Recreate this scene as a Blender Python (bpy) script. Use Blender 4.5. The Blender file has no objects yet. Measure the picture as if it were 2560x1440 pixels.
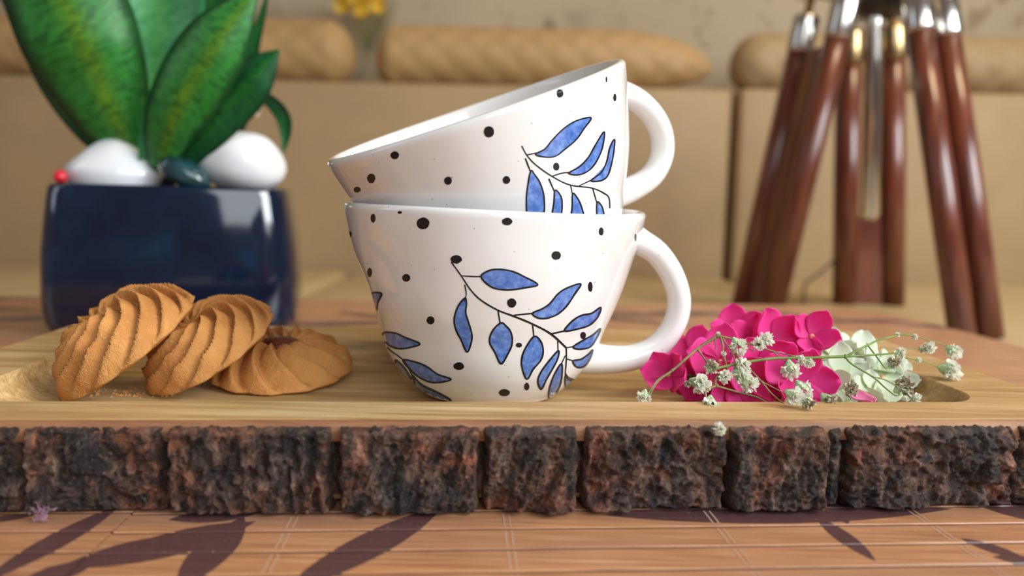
import bpy, bmesh, math, random
import numpy as np
from mathutils import Vector, Matrix, noise
from mathutils.bvhtree import BVHTree

random.seed(7)
SC = bpy.context.scene
COL = SC.collection
V = Vector

# ------------------------------------------------------------------ camera, world, lights, exposure
F_PX = 2560 * 26.0 / 36.0
PITCH, ROLL = math.atan(220 / F_PX), 0.020
CAM = V((0, 0, 0.085))
FWD = V((0, math.cos(PITCH), -math.sin(PITCH)))
_r0, _u0 = V((1, 0, 0)), V((0, math.sin(PITCH), math.cos(PITCH)))
RIGHT = _r0 * math.cos(ROLL) + _u0 * math.sin(ROLL)
UP = _u0 * math.cos(ROLL) - _r0 * math.sin(ROLL)
cam = bpy.data.objects.new('camera', bpy.data.cameras.new('camera'))
COL.objects.link(cam)
M = Matrix.Identity(4)
for i in range(3):
    M[i][0], M[i][1], M[i][2], M[i][3] = RIGHT[i], UP[i], -FWD[i], CAM[i]
cam.matrix_world = M
cam.data.sensor_width = 36
cam.data.lens = 26
cam.data.clip_start = 0.01
cam.data.dof.use_dof = True
cam.data.dof.focus_distance = 0.232
cam.data.dof.aperture_fstop = 7.0
SC.camera = cam

world = bpy.data.worlds.new('world')
SC.world = world
world.use_nodes = True
bg = world.node_tree.nodes['Background']
bg.inputs['Color'].default_value = (1.0, 0.76, 0.66, 1)
bg.inputs['Strength'].default_value = 0.15


def area_light(name, loc, target, sx, sy, power, color):
    d = bpy.data.lights.new(name, 'AREA')
    d.shape = 'RECTANGLE'
    d.size, d.size_y, d.energy, d.color = sx, sy, power, color
    o = bpy.data.objects.new(name, d)
    COL.objects.link(o)
    o.location = loc
    o.rotation_euler = (V(target) - V(loc)).to_track_quat('-Z', 'Y').to_euler()
    return o


area_light('balcony_door_light', (0.80, -0.86, 0.80), (0, 0.27, 0.05), 1.9, 1.0, 24, (0.90, 0.96, 1.0))
area_light('window_light', (1.45, -0.35, 0.80), (0, 0.3, 0.05), 0.7, 0.8, 24, (0.92, 0.97, 1.0))
area_light('side_window_light', (-1.5, 0.05, 0.75), (0, 0.4, 0.05), 0.35, 1.0, 2.0, (0.75, 0.9, 1.0))
area_light('ceiling_lamp_light', (0.9, 0.55, 1.75), (0.5, 1.3, 0.1), 0.5, 0.5, 12, (1.0, 0.78, 0.48))
SC.view_settings.view_transform = 'Standard'
SC.view_settings.look = 'None'
SC.view_settings.gamma = 1
SC.view_settings.use_curve_mapping = False
SC.view_settings.exposure = 0.1


# ------------------------------------------------------------------ geometry of the photograph
def ray(px, py):
    return (FWD + RIGHT * ((px - 1280) / F_PX) - UP * ((py - 720) / F_PX)).normalized()


def PY(px, py, y):
    d = ray(px, py)
    return CAM + d * (y / d.y)


def PZ(px, py, z):
    d = ray(px, py)
    return CAM + d * ((z - CAM.z) / d.z)


def catmull(pts, n, closed=False):
    P = [np.array(p, float) for p in pts]
    m = len(P)
    out = []
    segs = m if closed else m - 1
    for k in range(n if closed else n + 1):
        t = k / n * segs
        i = min(int(t), segs - 1)
        f = t - i
        g = (lambda j: P[j % m]) if closed else (lambda j: P[max(0, min(m - 1, j))])
        a, b, c, d = g(i - 1), g(i), g(i + 1), g(i + 2)
        out.append(0.5 * ((2 * b) + (c - a) * f + (2 * a - 5 * b + 4 * c - d) * f * f + (3 * b - a - 3 * c + d) * f ** 3))
    return out


# ------------------------------------------------------------------ object helpers
def new_obj(name, verts, faces, mat=None, parent=None, smooth=True, loc=None, uvs=None):
    me = bpy.data.meshes.new(name)
    off = V((0, 0, 0))
    if parent is not None:
        p = parent
        while p is not None:
            off += p.location
            p = p.parent
    elif loc is not None:
        off = V(loc)
    me.from_pydata([tuple(V(v) - off) for v in verts], [], faces)
    if uvs is not None:
        ul = me.uv_layers.new(name='UVMap')
        for l in me.loops:
            ul.data[l.index].uv = uvs[l.vertex_index]
    me.update()
    if smooth:
        for p in me.polygons:
            p.use_smooth = True
    if mat:
        me.materials.append(mat)
    o = bpy.data.objects.new(name, me)
    COL.objects.link(o)
    if parent is not None:
        o.parent = parent
    elif loc is not None:
        o.location = loc
    return o


def thing(name, label, cat, loc=(0, 0, 0), group=None):
    o = bpy.data.objects.new(name, None)
    COL.objects.link(o)
    o.empty_display_size = 0.01
    o.location = loc
    return tag(o, label, cat, group)


def tag(o, label, cat, group=None):
    o['label'] = label
    o['category'] = cat
    if group:
        o['group'] = group
    return o


class MB:
    """collects verts and faces (world coordinates)"""

    def __init__(s):
        s.v, s.f, s.uv = [], [], []

    def add(s, v, f, uv=None):
        b = len(s.v)
        s.v += [V(p) for p in v]
        s.f += [tuple(i + b for i in q) for q in f]
        if uv:
            s.uv += uv
        return s

    def build(s, name, mat, parent=None, smooth=True, loc=None):
        return new_obj(name, s.v, s.f, mat, parent, smooth, loc, s.uv if s.uv and len(s.uv) == len(s.v) else None)


def grid_faces(nu, nv, wrap_u=False, wrap_v=False):
    f = []
    for i in range(nu if wrap_u else nu - 1):
        for j in range(nv if wrap_v else nv - 1):
            a, b = i, (i + 1) % nu
            c, d = j, (j + 1) % nv
            f.append((a * nv + c, b * nv + c, b * nv + d, a * nv + d))
    return f


def tube(pts, rad, n=10, caps=True, flat=1.0, ref=None):
    """swept tube; rad a number or list; flat squeezes along the second axis"""
    pts = [V(p) for p in pts]
    m = len(pts)
    R = rad if hasattr(rad, '__len__') else [rad] * m
    vs = []
    prev = V(ref) if ref is not None else None
    for i, p in enumerate(pts):
        t = (pts[min(i + 1, m - 1)] - pts[max(i - 1, 0)]).normalized()
        if prev is None:
            prev = V((0, 0, 1)) if abs(t.z) < 0.9 else V((1, 0, 0))
        a = (prev - t * prev.dot(t)).normalized()
        b = t.cross(a)
        prev = a
        for k in range(n):
            ang = 2 * math.pi * k / n
            vs.append(p + a * (math.cos(ang) * R[i]) + b * (math.sin(ang) * R[i] * flat))
    fs = []
    for i in range(m - 1):
        for k in range(n):
            fs.append((i * n + k, i * n + (k + 1) % n, (i + 1) * n + (k + 1) % n, (i + 1) * n + k))
    if caps:
        fs.append(tuple(range(n - 1, -1, -1)))
        fs.append(tuple((m - 1) * n + k for k in range(n)))
    return vs, fs


def lathe(prof, n=48, close_ends=True):
    """prof: list of (r, z) around z axis at origin"""
    vs, fs = [], []
    for r, z in prof:
        for k in range(n):
            a = 2 * math.pi * k / n
            vs.append(V((r * math.cos(a), r * math.sin(a), z)))
    for i in range(len(prof) - 1):
        for k in range(n):
            fs.append((i * n + k, i * n + (k + 1) % n, (i + 1) * n + (k + 1) % n, (i + 1) * n + k))
    return vs, fs


def rbox(x0, x1, y0, y1, z0, z1, r=0.01, seg=3):
    """rounded box verts/faces through bmesh"""
    bm = bmesh.new()
    bmesh.ops.create_cube(bm, size=1)
    for v in bm.verts:
        v.co = V((x0 + (v.co.x + .5) * (x1 - x0), y0 + (v.co.y + .5) * (y1 - y0), z0 + (v.co.z + .5) * (z1 - z0)))
    if r > 0:
        bmesh.ops.bevel(bm, geom=list(bm.edges), offset=r, segments=seg, profile=0.5, affect='EDGES')
    bm.verts.index_update()
    vs = [v.co.copy() for v in bm.verts]
    fs = [tuple(v.index for v in f.verts) for f in bm.faces]
    bm.free()
    return vs, fs


# ------------------------------------------------------------------ materials
class NT:
    def __init__(s, name):
        s.m = bpy.data.materials.new(name)
        s.m.use_nodes = True
        s.t = s.m.node_tree
        s.b = s.t.nodes['Principled BSDF']
        s.out = s.t.nodes['Material Output']

    def n(s, kind, **kw):
        x = s.t.nodes.new(kind)
        for k, v in kw.items():
            setattr(x, k, v)
        return x

    def l(s, a, b):
        s.t.links.new(a, b)

    def val(s, sock, v):
        if hasattr(v, 'links') or isinstance(v, bpy.types.NodeSocket):
            s.l(v, sock)
        else:
            sock.default_value = v

    def coord(s, kind='Object'):
        return s.n('ShaderNodeTexCoord').outputs[kind]

    def mapping(s, vec, scale=(1, 1, 1), loc=(0, 0, 0), rot=(0, 0, 0), vt='POINT'):
        x = s.n('ShaderNodeMapping', vector_type=vt)
        s.l(vec, x.inputs['Vector'])
        x.inputs['Scale'].default_value = scale
        x.inputs['Location'].default_value = loc
        x.inputs['Rotation'].default_value = rot
        return x.outputs[0]

    def noise(s, vec, scale, detail=4, rough=0.55, dist=0.0):
        x = s.n('ShaderNodeTexNoise')
        s.l(vec, x.inputs['Vector'])
        x.inputs['Scale'].default_value = scale
        x.inputs['Detail'].default_value = detail
        x.inputs['Roughness'].default_value = rough
        x.inputs['Distortion'].default_value = dist
        return x.outputs['Fac']

    def ramp(s, fac, stops, interp='LINEAR'):
        x = s.n('ShaderNodeValToRGB')
        x.color_ramp.interpolation = interp
        e = x.color_ramp.elements
        while len(e) < len(stops):
            e.new(0.5)
        for k, (p, c) in enumerate(stops):
            e[k].position = p
            e[k].color = (*c, 1) if len(c) == 3 else c
        s.l(fac, x.inputs[0])
        return x.outputs[0]

    def mix(s, fac, a, b, mode='MIX'):
        x = s.n('ShaderNodeMix', data_type='RGBA', blend_type=mode)
        s.val(x.inputs[0], fac)
        s.val(x.inputs[6], (*a, 1) if isinstance(a, tuple) and len(a) == 3 else a)
        s.val(x.inputs[7], (*b, 1) if isinstance(b, tuple) and len(b) == 3 else b)
        return x.outputs[2]

    def math(s, op, a, b=0.0, c=None):
        x = s.n('ShaderNodeMath', operation=op)
        s.val(x.inputs[0], a)
        s.val(x.inputs[1], b)
        if c is not None:
            s.val(x.inputs[2], c)
        return x.outputs[0]

    def bump(s, h, strength=0.3, dist=0.001):
        x = s.n('ShaderNodeBump')
        x.inputs['Strength'].default_value = strength
        x.inputs['Distance'].default_value = dist
        s.l(h, x.inputs['Height'])
        s.l(x.outputs[0], s.b.inputs['Normal'])

    def set(s, **kw):
        names = dict(color='Base Color', rough='Roughness', metal='Metallic', coat='Coat Weight', ior='IOR', spec='Specular IOR Level',
                     trans='Transmission Weight', sss='Subsurface Weight', coatr='Coat Roughness', sheen='Sheen Weight', alpha='Alpha')
        for k, v in kw.items():
            s.val(s.b.inputs[names[k]], (*v, 1) if isinstance(v, tuple) and len(v) == 3 else v)
        return s


def plain(name, color, rough=0.5, vary=0.08, scale=40, bump=0.0, **kw):
    t = NT(name)
    f = t.noise(t.coord(), scale)
    lo = tuple(max(0, c * (1 - vary * 2)) for c in color)
    hi = tuple(min(1, c * (1 + vary * 2)) for c in color)
    t.set(color=t.ramp(f, [(0.3, lo), (0.7, hi)]), rough=rough, **kw)
    if bump:
        t.bump(f, bump, 0.0006)
    return t.m


def translucent(t, color, w=0.35):
    tr = t.n('ShaderNodeBsdfTranslucent')
    t.val(tr.inputs['Color'], (*color, 1) if isinstance(color, tuple) else color)
    mx = t.n('ShaderNodeMixShader')
    mx.inputs[0].default_value = w
    t.l(t.b.outputs[0], mx.inputs[1])
    t.l(tr.outputs[0], mx.inputs[2])
    t.l(mx.outputs[0], t.out.inputs['Surface'])


# ---- table slats with printed leaf silhouettes
# leaves as (tip A, tip B, half width, bend) in photograph-measured points on the table plane
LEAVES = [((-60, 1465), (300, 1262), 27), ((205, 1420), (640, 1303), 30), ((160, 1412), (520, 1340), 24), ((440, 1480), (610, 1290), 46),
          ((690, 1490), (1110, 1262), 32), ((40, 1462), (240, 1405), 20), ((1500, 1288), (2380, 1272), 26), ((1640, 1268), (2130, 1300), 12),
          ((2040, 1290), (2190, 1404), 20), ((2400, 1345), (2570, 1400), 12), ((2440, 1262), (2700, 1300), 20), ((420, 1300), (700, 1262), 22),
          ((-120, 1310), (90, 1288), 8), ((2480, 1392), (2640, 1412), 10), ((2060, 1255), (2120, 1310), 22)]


def slat_material():
    t = NT('bamboo_slat_print')
    co = t.coord()
    inf = t.n('ShaderNodeObjectInfo').outputs['Random']
    st = t.mapping(co, (10, 260, 260))
    wood = t.noise(st, 3.0, 5, 0.6)
    big = t.noise(t.mapping(co, (6, 30, 30)), 1.2, 2)
    base = t.ramp(wood, [(0.30, (0.27, 0.105, 0.040)), (0.50, (0.50, 0.23, 0.095)), (0.70, (0.66, 0.37, 0.19))])
    base = t.mix(t.math('MULTIPLY', inf, 0.35), base, (0.34, 0.16, 0.09))
    base = t.mix(t.ramp(big, [(0.38, (0, 0, 0)), (0.72, (.6, .6, .6))]), base, (0.36, 0.19, 0.13))
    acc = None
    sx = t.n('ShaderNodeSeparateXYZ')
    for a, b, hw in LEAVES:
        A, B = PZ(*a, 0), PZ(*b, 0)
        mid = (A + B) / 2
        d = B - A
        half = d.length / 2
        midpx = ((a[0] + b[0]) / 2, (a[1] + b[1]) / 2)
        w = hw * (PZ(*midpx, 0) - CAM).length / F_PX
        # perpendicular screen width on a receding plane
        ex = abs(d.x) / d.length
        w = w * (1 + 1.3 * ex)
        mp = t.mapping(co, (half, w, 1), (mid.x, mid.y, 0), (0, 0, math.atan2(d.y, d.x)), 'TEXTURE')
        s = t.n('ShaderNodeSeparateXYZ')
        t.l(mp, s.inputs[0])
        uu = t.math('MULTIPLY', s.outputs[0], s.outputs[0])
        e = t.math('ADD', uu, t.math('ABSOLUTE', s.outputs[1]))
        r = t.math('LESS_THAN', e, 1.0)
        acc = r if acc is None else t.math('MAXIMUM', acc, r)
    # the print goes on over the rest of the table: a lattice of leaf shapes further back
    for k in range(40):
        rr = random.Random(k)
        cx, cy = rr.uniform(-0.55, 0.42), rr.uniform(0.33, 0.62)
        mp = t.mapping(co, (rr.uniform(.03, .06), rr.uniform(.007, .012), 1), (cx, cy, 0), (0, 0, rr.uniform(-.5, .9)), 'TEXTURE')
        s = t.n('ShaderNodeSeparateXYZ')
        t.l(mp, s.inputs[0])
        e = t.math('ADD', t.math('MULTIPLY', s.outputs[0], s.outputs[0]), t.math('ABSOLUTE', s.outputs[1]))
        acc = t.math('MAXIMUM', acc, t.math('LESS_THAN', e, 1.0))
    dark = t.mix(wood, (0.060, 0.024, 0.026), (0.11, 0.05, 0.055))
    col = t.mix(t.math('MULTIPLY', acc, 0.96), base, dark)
    spk = t.noise(t.mapping(co, (1, 1, 1)), 1500, 2)
    spf = t.math('MULTIPLY', t.math('GREATER_THAN', spk, 0.70), 0.35)
    col = t.mix(spf, col, (0.75, 0.66, 0.6))
    t.set(color=col, rough=0.42, coat=0.5, coatr=0.25)
    t.bump(wood, 0.25, 0.0004)
    return t.m


def wood_material(name, c0, c1, c2, pore=(0.10, 0.05, 0.02), rough=0.5):
    t = NT(name)
    co = t.coord()
    w1 = t.noise(t.mapping(co, (5, 60, 60)), 2.0, 5, 0.6, 0.6)
    w2 = t.noise(t.mapping(co, (9, 330, 330)), 2.0, 4, 0.6, 0.2)
    w = t.math('ADD', t.math('MULTIPLY', w1, 0.55), t.math('MULTIPLY', w2, 0.45))
    col = t.ramp(w, [(0.34, c0), (0.5, c1), (0.66, c2)])
    big = t.noise(t.mapping(co, (6, 14, 14)), 1.5, 3)
    col = t.mix(t.math('MULTIPLY', t.math('GREATER_THAN', big, 0.0), t.ramp(big, [(0.45, (0, 0, 0)), (0.75, (0.55, 0.55, 0.55))])), col, (0.42, 0.23, 0.09))
    p = t.noise(t.mapping(co, (70, 1500, 1500)), 1.0, 3, 0.6)
    pf = t.ramp(p, [(0.24, (0.8, 0.8, 0.8)), (0.38, (0, 0, 0))])
    col = t.mix(pf, col, pore)
    t.set(color=col, rough=rough)
    t.bump(p, 0.35, 0.0005)
    return t.m


def bark_material():
    t = NT('bark')
    co = t.coord()
    inf = t.n('ShaderNodeObjectInfo').outputs['Random']
    sh = t.n('ShaderNodeVectorMath', operation='ADD')
    t.l(co, sh.inputs[0])
    t.l(t.math('MULTIPLY', inf, 3.0), sh.inputs[1])
    co = sh.outputs[0]
    a = t.noise(t.mapping(co, (1, 1, .6)), 210, 8, 0.75, 0.6)
    col = t.ramp(a, [(0.37, (0.006, 0.005, 0.005)), (0.45, (0.036, 0.023, 0.019)), (0.52, (0.12, 0.075, 0.058)), (0.59, (0.25, 0.165, 0.125)), (0.68, (0.50, 0.39, 0.33))])
    big = t.noise(t.mapping(co, (1, 1, .7)), 42, 3, 0.6, 0.5)
    tint = t.ramp(big, [(0.32, (0.32, 0.36, 0.42)), (0.44, (0.75, 0.70, 0.68)), (0.52, (1.15, 0.80, 0.62)), (0.60, (1.5, 0.75, 0.45)), (0.68, (0.9, 0.8, 0.72))])
    col = t.mix(1.0, col, tint, 'MULTIPLY')
    o = t.noise(co, 120, 4, 0.7)
    col = t.mix(t.ramp(o, [(0.60, (0, 0, 0)), (0.68, (.8, .8, .8))]), col, (0.30, 0.11, 0.04))
    f = t.noise(t.mapping(co, (1, 1, .45)), 1100, 5, 0.8)
    col = t.mix(t.ramp(f, [(0.57, (0, 0, 0)), (0.70, (.75, .75, .75))]), col, (0.40, 0.31, 0.26))
    t.set(color=col, rough=0.55, spec=0.6)
    hh = t.math('ADD', t.math('MULTIPLY', a, 1.0), t.math('MULTIPLY', f, 0.5))
    t.bump(hh, 1.0, 0.0024)
    return t.m


def glaze_material():
    t = NT('white_speckled_glaze')
    co = t.coord()
    v = t.n('ShaderNodeTexVoronoi')
    t.l(co, v.inputs['Vector'])
    v.inputs['Scale'].default_value = 330
    v.inputs['Randomness'].default_value = 1.0
    d = t.math('LESS_THAN', v.outputs['Distance'], 0.075)
    gate = t.math('GREATER_THAN', t.noise(co, 260, 2), 0.54)
    f = t.math('MULTIPLY', t.math('MULTIPLY', d, gate), 0.65)
    base = t.ramp(t.noise(co, 25, 3), [(0.3, (0.80, 0.785, 0.76)), (0.7, (0.85, 0.845, 0.83))])
    t.set(color=t.mix(f, base, (0.16, 0.10, 0.08)), rough=0.07, ior=1.52, coat=0.3, coatr=0.03)
    return t.m


def wood_dark():
    t = NT('mahogany_varnish')
    co = t.coord()
    w = t.noise(t.mapping(co, (60, 60, 4)), 2.0, 4)
    t.set(color=t.ramp(w, [(0.3, (0.085, 0.018, 0.010)), (0.7, (0.20, 0.050, 0.024))]), rough=0.28, coat=0.5, coatr=0.15)
    return t.m


def leaf_material(name, edge, mid, yellow, band=0.35):
    t = NT(name)
    uv = t.coord('UV')
    s = t.n('ShaderNodeSeparateXYZ')
    t.l(uv, s.inputs[0])
    wob = t.noise(t.mapping(uv, (6, 9, 1)), 1.0, 3)
    u = t.math('ABSOLUTE', t.math('SUBTRACT', s.outputs[0], 0.5))
    uw = t.math('ADD', u, t.math('MULTIPLY', t.math('SUBTRACT', wob, 0.5), 0.16))
    col = t.ramp(uw, [(0.02, yellow), (band * 0.5, mid), (0.36, mid), (0.47, edge)])
    m = t.noise(t.mapping(uv, (5, 26, 1)), 1.4, 5, 0.65, 0.6)
    col = t.mix(t.ramp(m, [(0.45, (0, 0, 0)), (0.62, (.75, .75, .75))]), col, edge)
    t.set(color=col, rough=0.38, spec=0.35)
    t.bump(m, 0.15, 0.0008)
    translucent(t, col, 0.22)
    return t.m


def cookie_material():
    t = NT('baked_shortbread')
    co = t.coord()
    a = t.noise(co, 90, 4, 0.6)
    col = t.ramp(a, [(0.3, (0.47, 0.19, 0.050)), (0.7, (0.64, 0.31, 0.095))])
    f = t.noise(co, 900, 3, 0.7)
    col = t.mix(t.ramp(f, [(0.62, (0, 0, 0)), (0.75, (.6, .6, .6))]), col, (0.80, 0.55, 0.27))
    t.set(color=col, rough=0.75, spec=0.25)
    t.bump(t.math('ADD', a, t.math('MULTIPLY', f, 1.2)), 0.7, 0.0007)
    return t.m


def pot_material():
    t = NT('navy_glaze')
    co = t.coord()
    a = t.noise(co, 30, 5, 0.6, 0.4)
    t.set(color=t.ramp(a, [(0.3, (0.001, 0.005, 0.017)), (0.6, (0.002, 0.012, 0.036)), (0.8, (0.006, 0.032, 0.075))]), rough=0.10, coat=0.6, coatr=0.05)
    return t.m


def upholstery(name, c, quilt=False):
    t = NT(name)
    co = t.coord()
    a = t.noise(co, 9, 3)
    f = t.noise(t.mapping(co, (1, 1, 1)), 420, 3)
    col = t.ramp(a, [(0.3, tuple(x * 0.93 for x in c)), (0.7, tuple(min(1, x * 1.07) for x in c))])
    t.set(color=col, rough=0.55, spec=0.35)
    t.bump(f, 0.2, 0.0008)
    return t.m


def wall_material():
    t = NT('botanical_wallpaper')
    co = t.coord()
    a = t.noise(co, 2.2, 3)
    col = t.ramp(a, [(0.3, (0.38, 0.30, 0.20)), (0.7, (0.46, 0.375, 0.255))])
    b = t.noise(t.mapping(co, (1, 1, .75)), 17, 3, 0.6, 0.4)
    reg = t.noise(t.mapping(co, (1, 1, 1), (4.2, 0, 1.7)), 4.0, 2)
    fac = t.math('MULTIPLY', t.ramp(b, [(0.55, (0, 0, 0)), (0.64, (1, 1, 1))]), t.ramp(reg, [(0.38, (0, 0, 0)), (0.55, (.8, .8, .8))]))
    col = t.mix(fac, col, (0.20, 0.13, 0.075))
    t.set(color=col, rough=0.8)
    return t.m


def petal_material(name, c0, c1, tcol, w=0.4):
    t = NT(name)
    uv = t.coord('UV')
    s = t.n('ShaderNodeSeparateXYZ')
    t.l(uv, s.inputs[0])
    inf = t.n('ShaderNodeObjectInfo').outputs['Random']
    col = t.ramp(s.outputs[1], [(0.0, c0), (0.65, c1)])
    col = t.mix(t.math('MULTIPLY', inf, 0.25), col, c0)
    wv = t.n('ShaderNodeTexWave')
    t.l(t.mapping(uv, (1, 1, 1), (0, 0, 0), (0, 0, .6)), wv.inputs['Vector'])
    wv.inputs['Scale'].default_value = 14
    t.set(color=col, rough=0.6, sheen=0.2)
    t.bump(wv.outputs['Fac'], 0.12, 0.0002)
    translucent(t, tcol, w)
    return t.m


def gyp_petals():
    t = NT('cream_tiny_petals')
    f = t.noise(t.coord(), 700)
    col = t.ramp(f, [(0.3, (0.84, 0.83, 0.72)), (0.7, (0.93, 0.93, 0.88))])
    t.set(color=col, rough=0.8)
    translucent(t, col, 0.45)
    return t.m


M_slat = slat_material()
M_thread = plain('pale_thread', (0.47, 0.29, 0.20), 0.7)
M_table = plain('dark_table_wood', (0.09, 0.04, 0.03), 0.5)
M_board = wood_material('mango_wood', (0.27, 0.145, 0.052), (0.50, 0.325, 0.135), (0.70, 0.53, 0.29))
M_cambium = wood_material('reddish_wood_edge', (0.13, 0.055, 0.028), (0.25, 0.11, 0.05), (0.36, 0.18, 0.09), (0.06, 0.03, 0.02), 0.6)
M_bark = bark_material()
M_glaze = glaze_material()
M_blue = None
M_black = plain('black_ceramic_paint', (0.012, 0.012, 0.014), 0.3, 0.2, 300, spec=0.3)
M_mahog = wood_dark()
M_chrome = plain('polished_nickel', (0.72, 0.70, 0.66), 0.16, 0.03, metal=1.0)
M_brass = plain('aged_brass', (0.42, 0.30, 0.15), 0.25, 0.06, metal=1.0)
M_blackmetal = plain('black_metal', (0.015, 0.013, 0.012), 0.35, 0.1)
M_pot = pot_material()
M_soil = plain('dark_soil', (0.035, 0.022, 0.014), 0.95, 0.3, 200, bump=0.9)
M_pebble = plain('white_polished_stone', (0.80, 0.82, 0.85), 0.16, 0.02, 20, coat=0.5)
M_greenstone = plain('dark_green_stone', (0.012, 0.045, 0.050), 0.12, 0.4, 60, coat=0.6)
M_greygloss = plain('dark_grey_gloss', (0.07, 0.08, 0.10), 0.2, 0.2, 60, coat=0.4)
M_red = plain('red_bead', (0.62, 0.02, 0.04), 0.3)
M_cookie = cookie_material()
M_jam = plain('brown_almond', (0.115, 0.024, 0.010), 0.35, 0.25, 260, bump=0.5)
M_sofa = upholstery('beige_upholstery', (0.37, 0.255, 0.132))
M_seat = upholstery('cream_upholstery', (0.52, 0.38, 0.20))
M_bolster = upholstery('tan_quilted_fabric', (0.42, 0.265, 0.115))
M_wall = wall_material()
M_floor = plain('floor_tile', (0.45, 0.36, 0.27), 0.35, 0.05, 6)
M_pink = petal_material('pink_fabric', (0.68, 0.012, 0.22), (0.92, 0.060, 0.41), (0.95, 0.07, 0.42))
M_palepink = petal_material('pale_pink_fabric', (0.80, 0.16, 0.42), (0.90, 0.30, 0.55), (0.95, 0.35, 0.6))
M_whitepetal = petal_material('greenish_white_fabric', (0.62, 0.74, 0.42), (0.84, 0.88, 0.80), (0.8, 0.88, 0.7))
M_stamen = plain('peach_stamen', (0.80, 0.38, 0.22), 0.6)
M_stem = plain('green_stem', (0.14, 0.22, 0.045), 0.55, 0.2, 200)
M_stembrown = plain('dry_olive_stem', (0.20, 0.16, 0.06), 0.6, 0.25, 200)
M_calyx = plain('pale_green_calyx', (0.42, 0.55, 0.34), 0.6, 0.25, 600)
M_gyp = gyp_petals()
M_gypdry = plain('dry_tiny_petals', (0.50, 0.44, 0.32), 0.85, 0.2, 700)
M_yellow = plain('yellow_petals', (0.75, 0.42, 0.02), 0.6, 0.25, 60)
M_vase = plain('grey_smoky_glass', (0.90, 0.90, 0.86), 0.1, 0.02, trans=1.0, ior=1.03, spec=0.2)
M_dryleaf = plain('dry_leaf_tip', (0.72, 0.58, 0.36), 0.7)

t = NT('blue_watercolour_glaze')
_f = t.noise(t.coord(), 420, 3, 0.6)
t.set(color=t.ramp(_f, [(0.32, (0.055, 0.135, 0.46)), (0.5, (0.105, 0.215, 0.58)), (0.68, (0.20, 0.34, 0.72))]), rough=0.1, coat=0.3)
M_blue = t.m

# ------------------------------------------------------------------ setting
SEAT_Z = -0.047
w = new_obj('wall_back', *rbox(-2.2, 2.2, 1.66, 1.76, -0.45, 1.9, 0), M_wall, None, False)
w['kind'] = 'structure'
f = new_obj('floor', *rbox(-2.2, 2.2, -0.6, 1.66, -0.5, -0.45, 0), M_floor, None, False)
f['kind'] = 'structure'

# ------------------------------------------------------------------ sofa
sofa = thing('sofa', 'beige upholstered sofa along the wall behind the table', 'sofa', (0.1, 1.2, -0.45))
xs = PY(1828, 460, 1.35).x
xl = PY(886, 690, 1.35).x
TOP = PY(900, 203, 1.35).z
for nm, a, b, y0 in (('back_panel', -1.45, xs - 0.004, 1.35), ('back_panel', xs + 0.004, 1.5, 1.335)):
    MB().add(*rbox(a, b, y0, 1.53, -0.10, TOP, 0.012, 4)).build(nm, M_sofa, sofa)
for a, b in ((-1.45, xl - 0.006), (xl + 0.006, xs - 0.004), (xs + 0.004, 1.5)):
    MB().add(*rbox(a, b, 0.70, 1.345, SEAT_Z - 0.14, SEAT_Z, 0.022, 4)).build('seat_cushion', M_seat, sofa)
MB().add(*rbox(-1.46, 1.5, 0.74, 1.52, -0.40, SEAT_Z - 0.135, 0.01)).build('base', M_sofa, sofa)
for sx in (-1.38, 1.42):
    for sy in (0.8, 1.46):
        MB().add(*rbox(sx - .03, sx + .03, sy - .03, sy + .03, -0.45, -0.395, 0.004)).build('foot', M_mahog, sofa)


def bolster(name, x0, x1, yc, r, label, taper_l, taper_r, mat, z0=TOP, flat=1.0):
    n, m = 150, 48
    vs = []
    for i in range(n + 1):
        s = i / n
        x = x0 + (x1 - x0) * s
        dl, dr = (x - x0) / taper_l, (x1 - x) / taper_r
        k = 1.0
        for d in (dl, dr):
            if d < 1:
                k = min(k, math.sqrt(max(0.0, 1 - (1 - d) ** 2)))
        k = max(k, 0.02)
        for j in range(m):
            a = 2 * math.pi * j / m
            u, v = (x - x0) / 0.062, a / (2 * math.pi) * 6
            q = abs(math.sin(math.pi * (u + v))) * abs(math.sin(math.pi * (u - v)))
            rr = r * k * (0.955 + 0.07 * math.sqrt(q))
            vs.append(V((x, yc + rr * math.cos(a), z0 + r * 1.04 * flat + rr * flat * math.sin(a) - (1 - k) * r * 0.25)))
    fs = grid_faces(n + 1, m, False, True) + [tuple(range(m)), tuple(n * m + j for j in range(m))[::-1]]
    o = new_obj(name, vs, fs, mat, None, True, (0.5 * (x0 + x1), yc, z0))
    return tag(o, label, 'cushion')


bolster('bolster_cushion', PY(940, 140, 1.43).x, PY(1778, 180, 1.43).x, 1.43, 0.056,
        'long tan quilted bolster cushion on the sofa back, behind the two white cups', 0.04, 0.20, M_bolster)
bolster('bolster_cushion', -1.30, PY(890, 120, 1.43).x, 1.43, 0.060,
        'tan quilted bolster cushion on the sofa back, behind the potted plant', 0.05, 0.055, M_bolster)
bolster('bolster_cushion', PY(1822, 170, 1.42).x, 1.45, 1.42, 0.055,
        'plain beige roll cushion on the sofa back, behind the wooden tripod', 0.055, 0.05, M_sofa)

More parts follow.
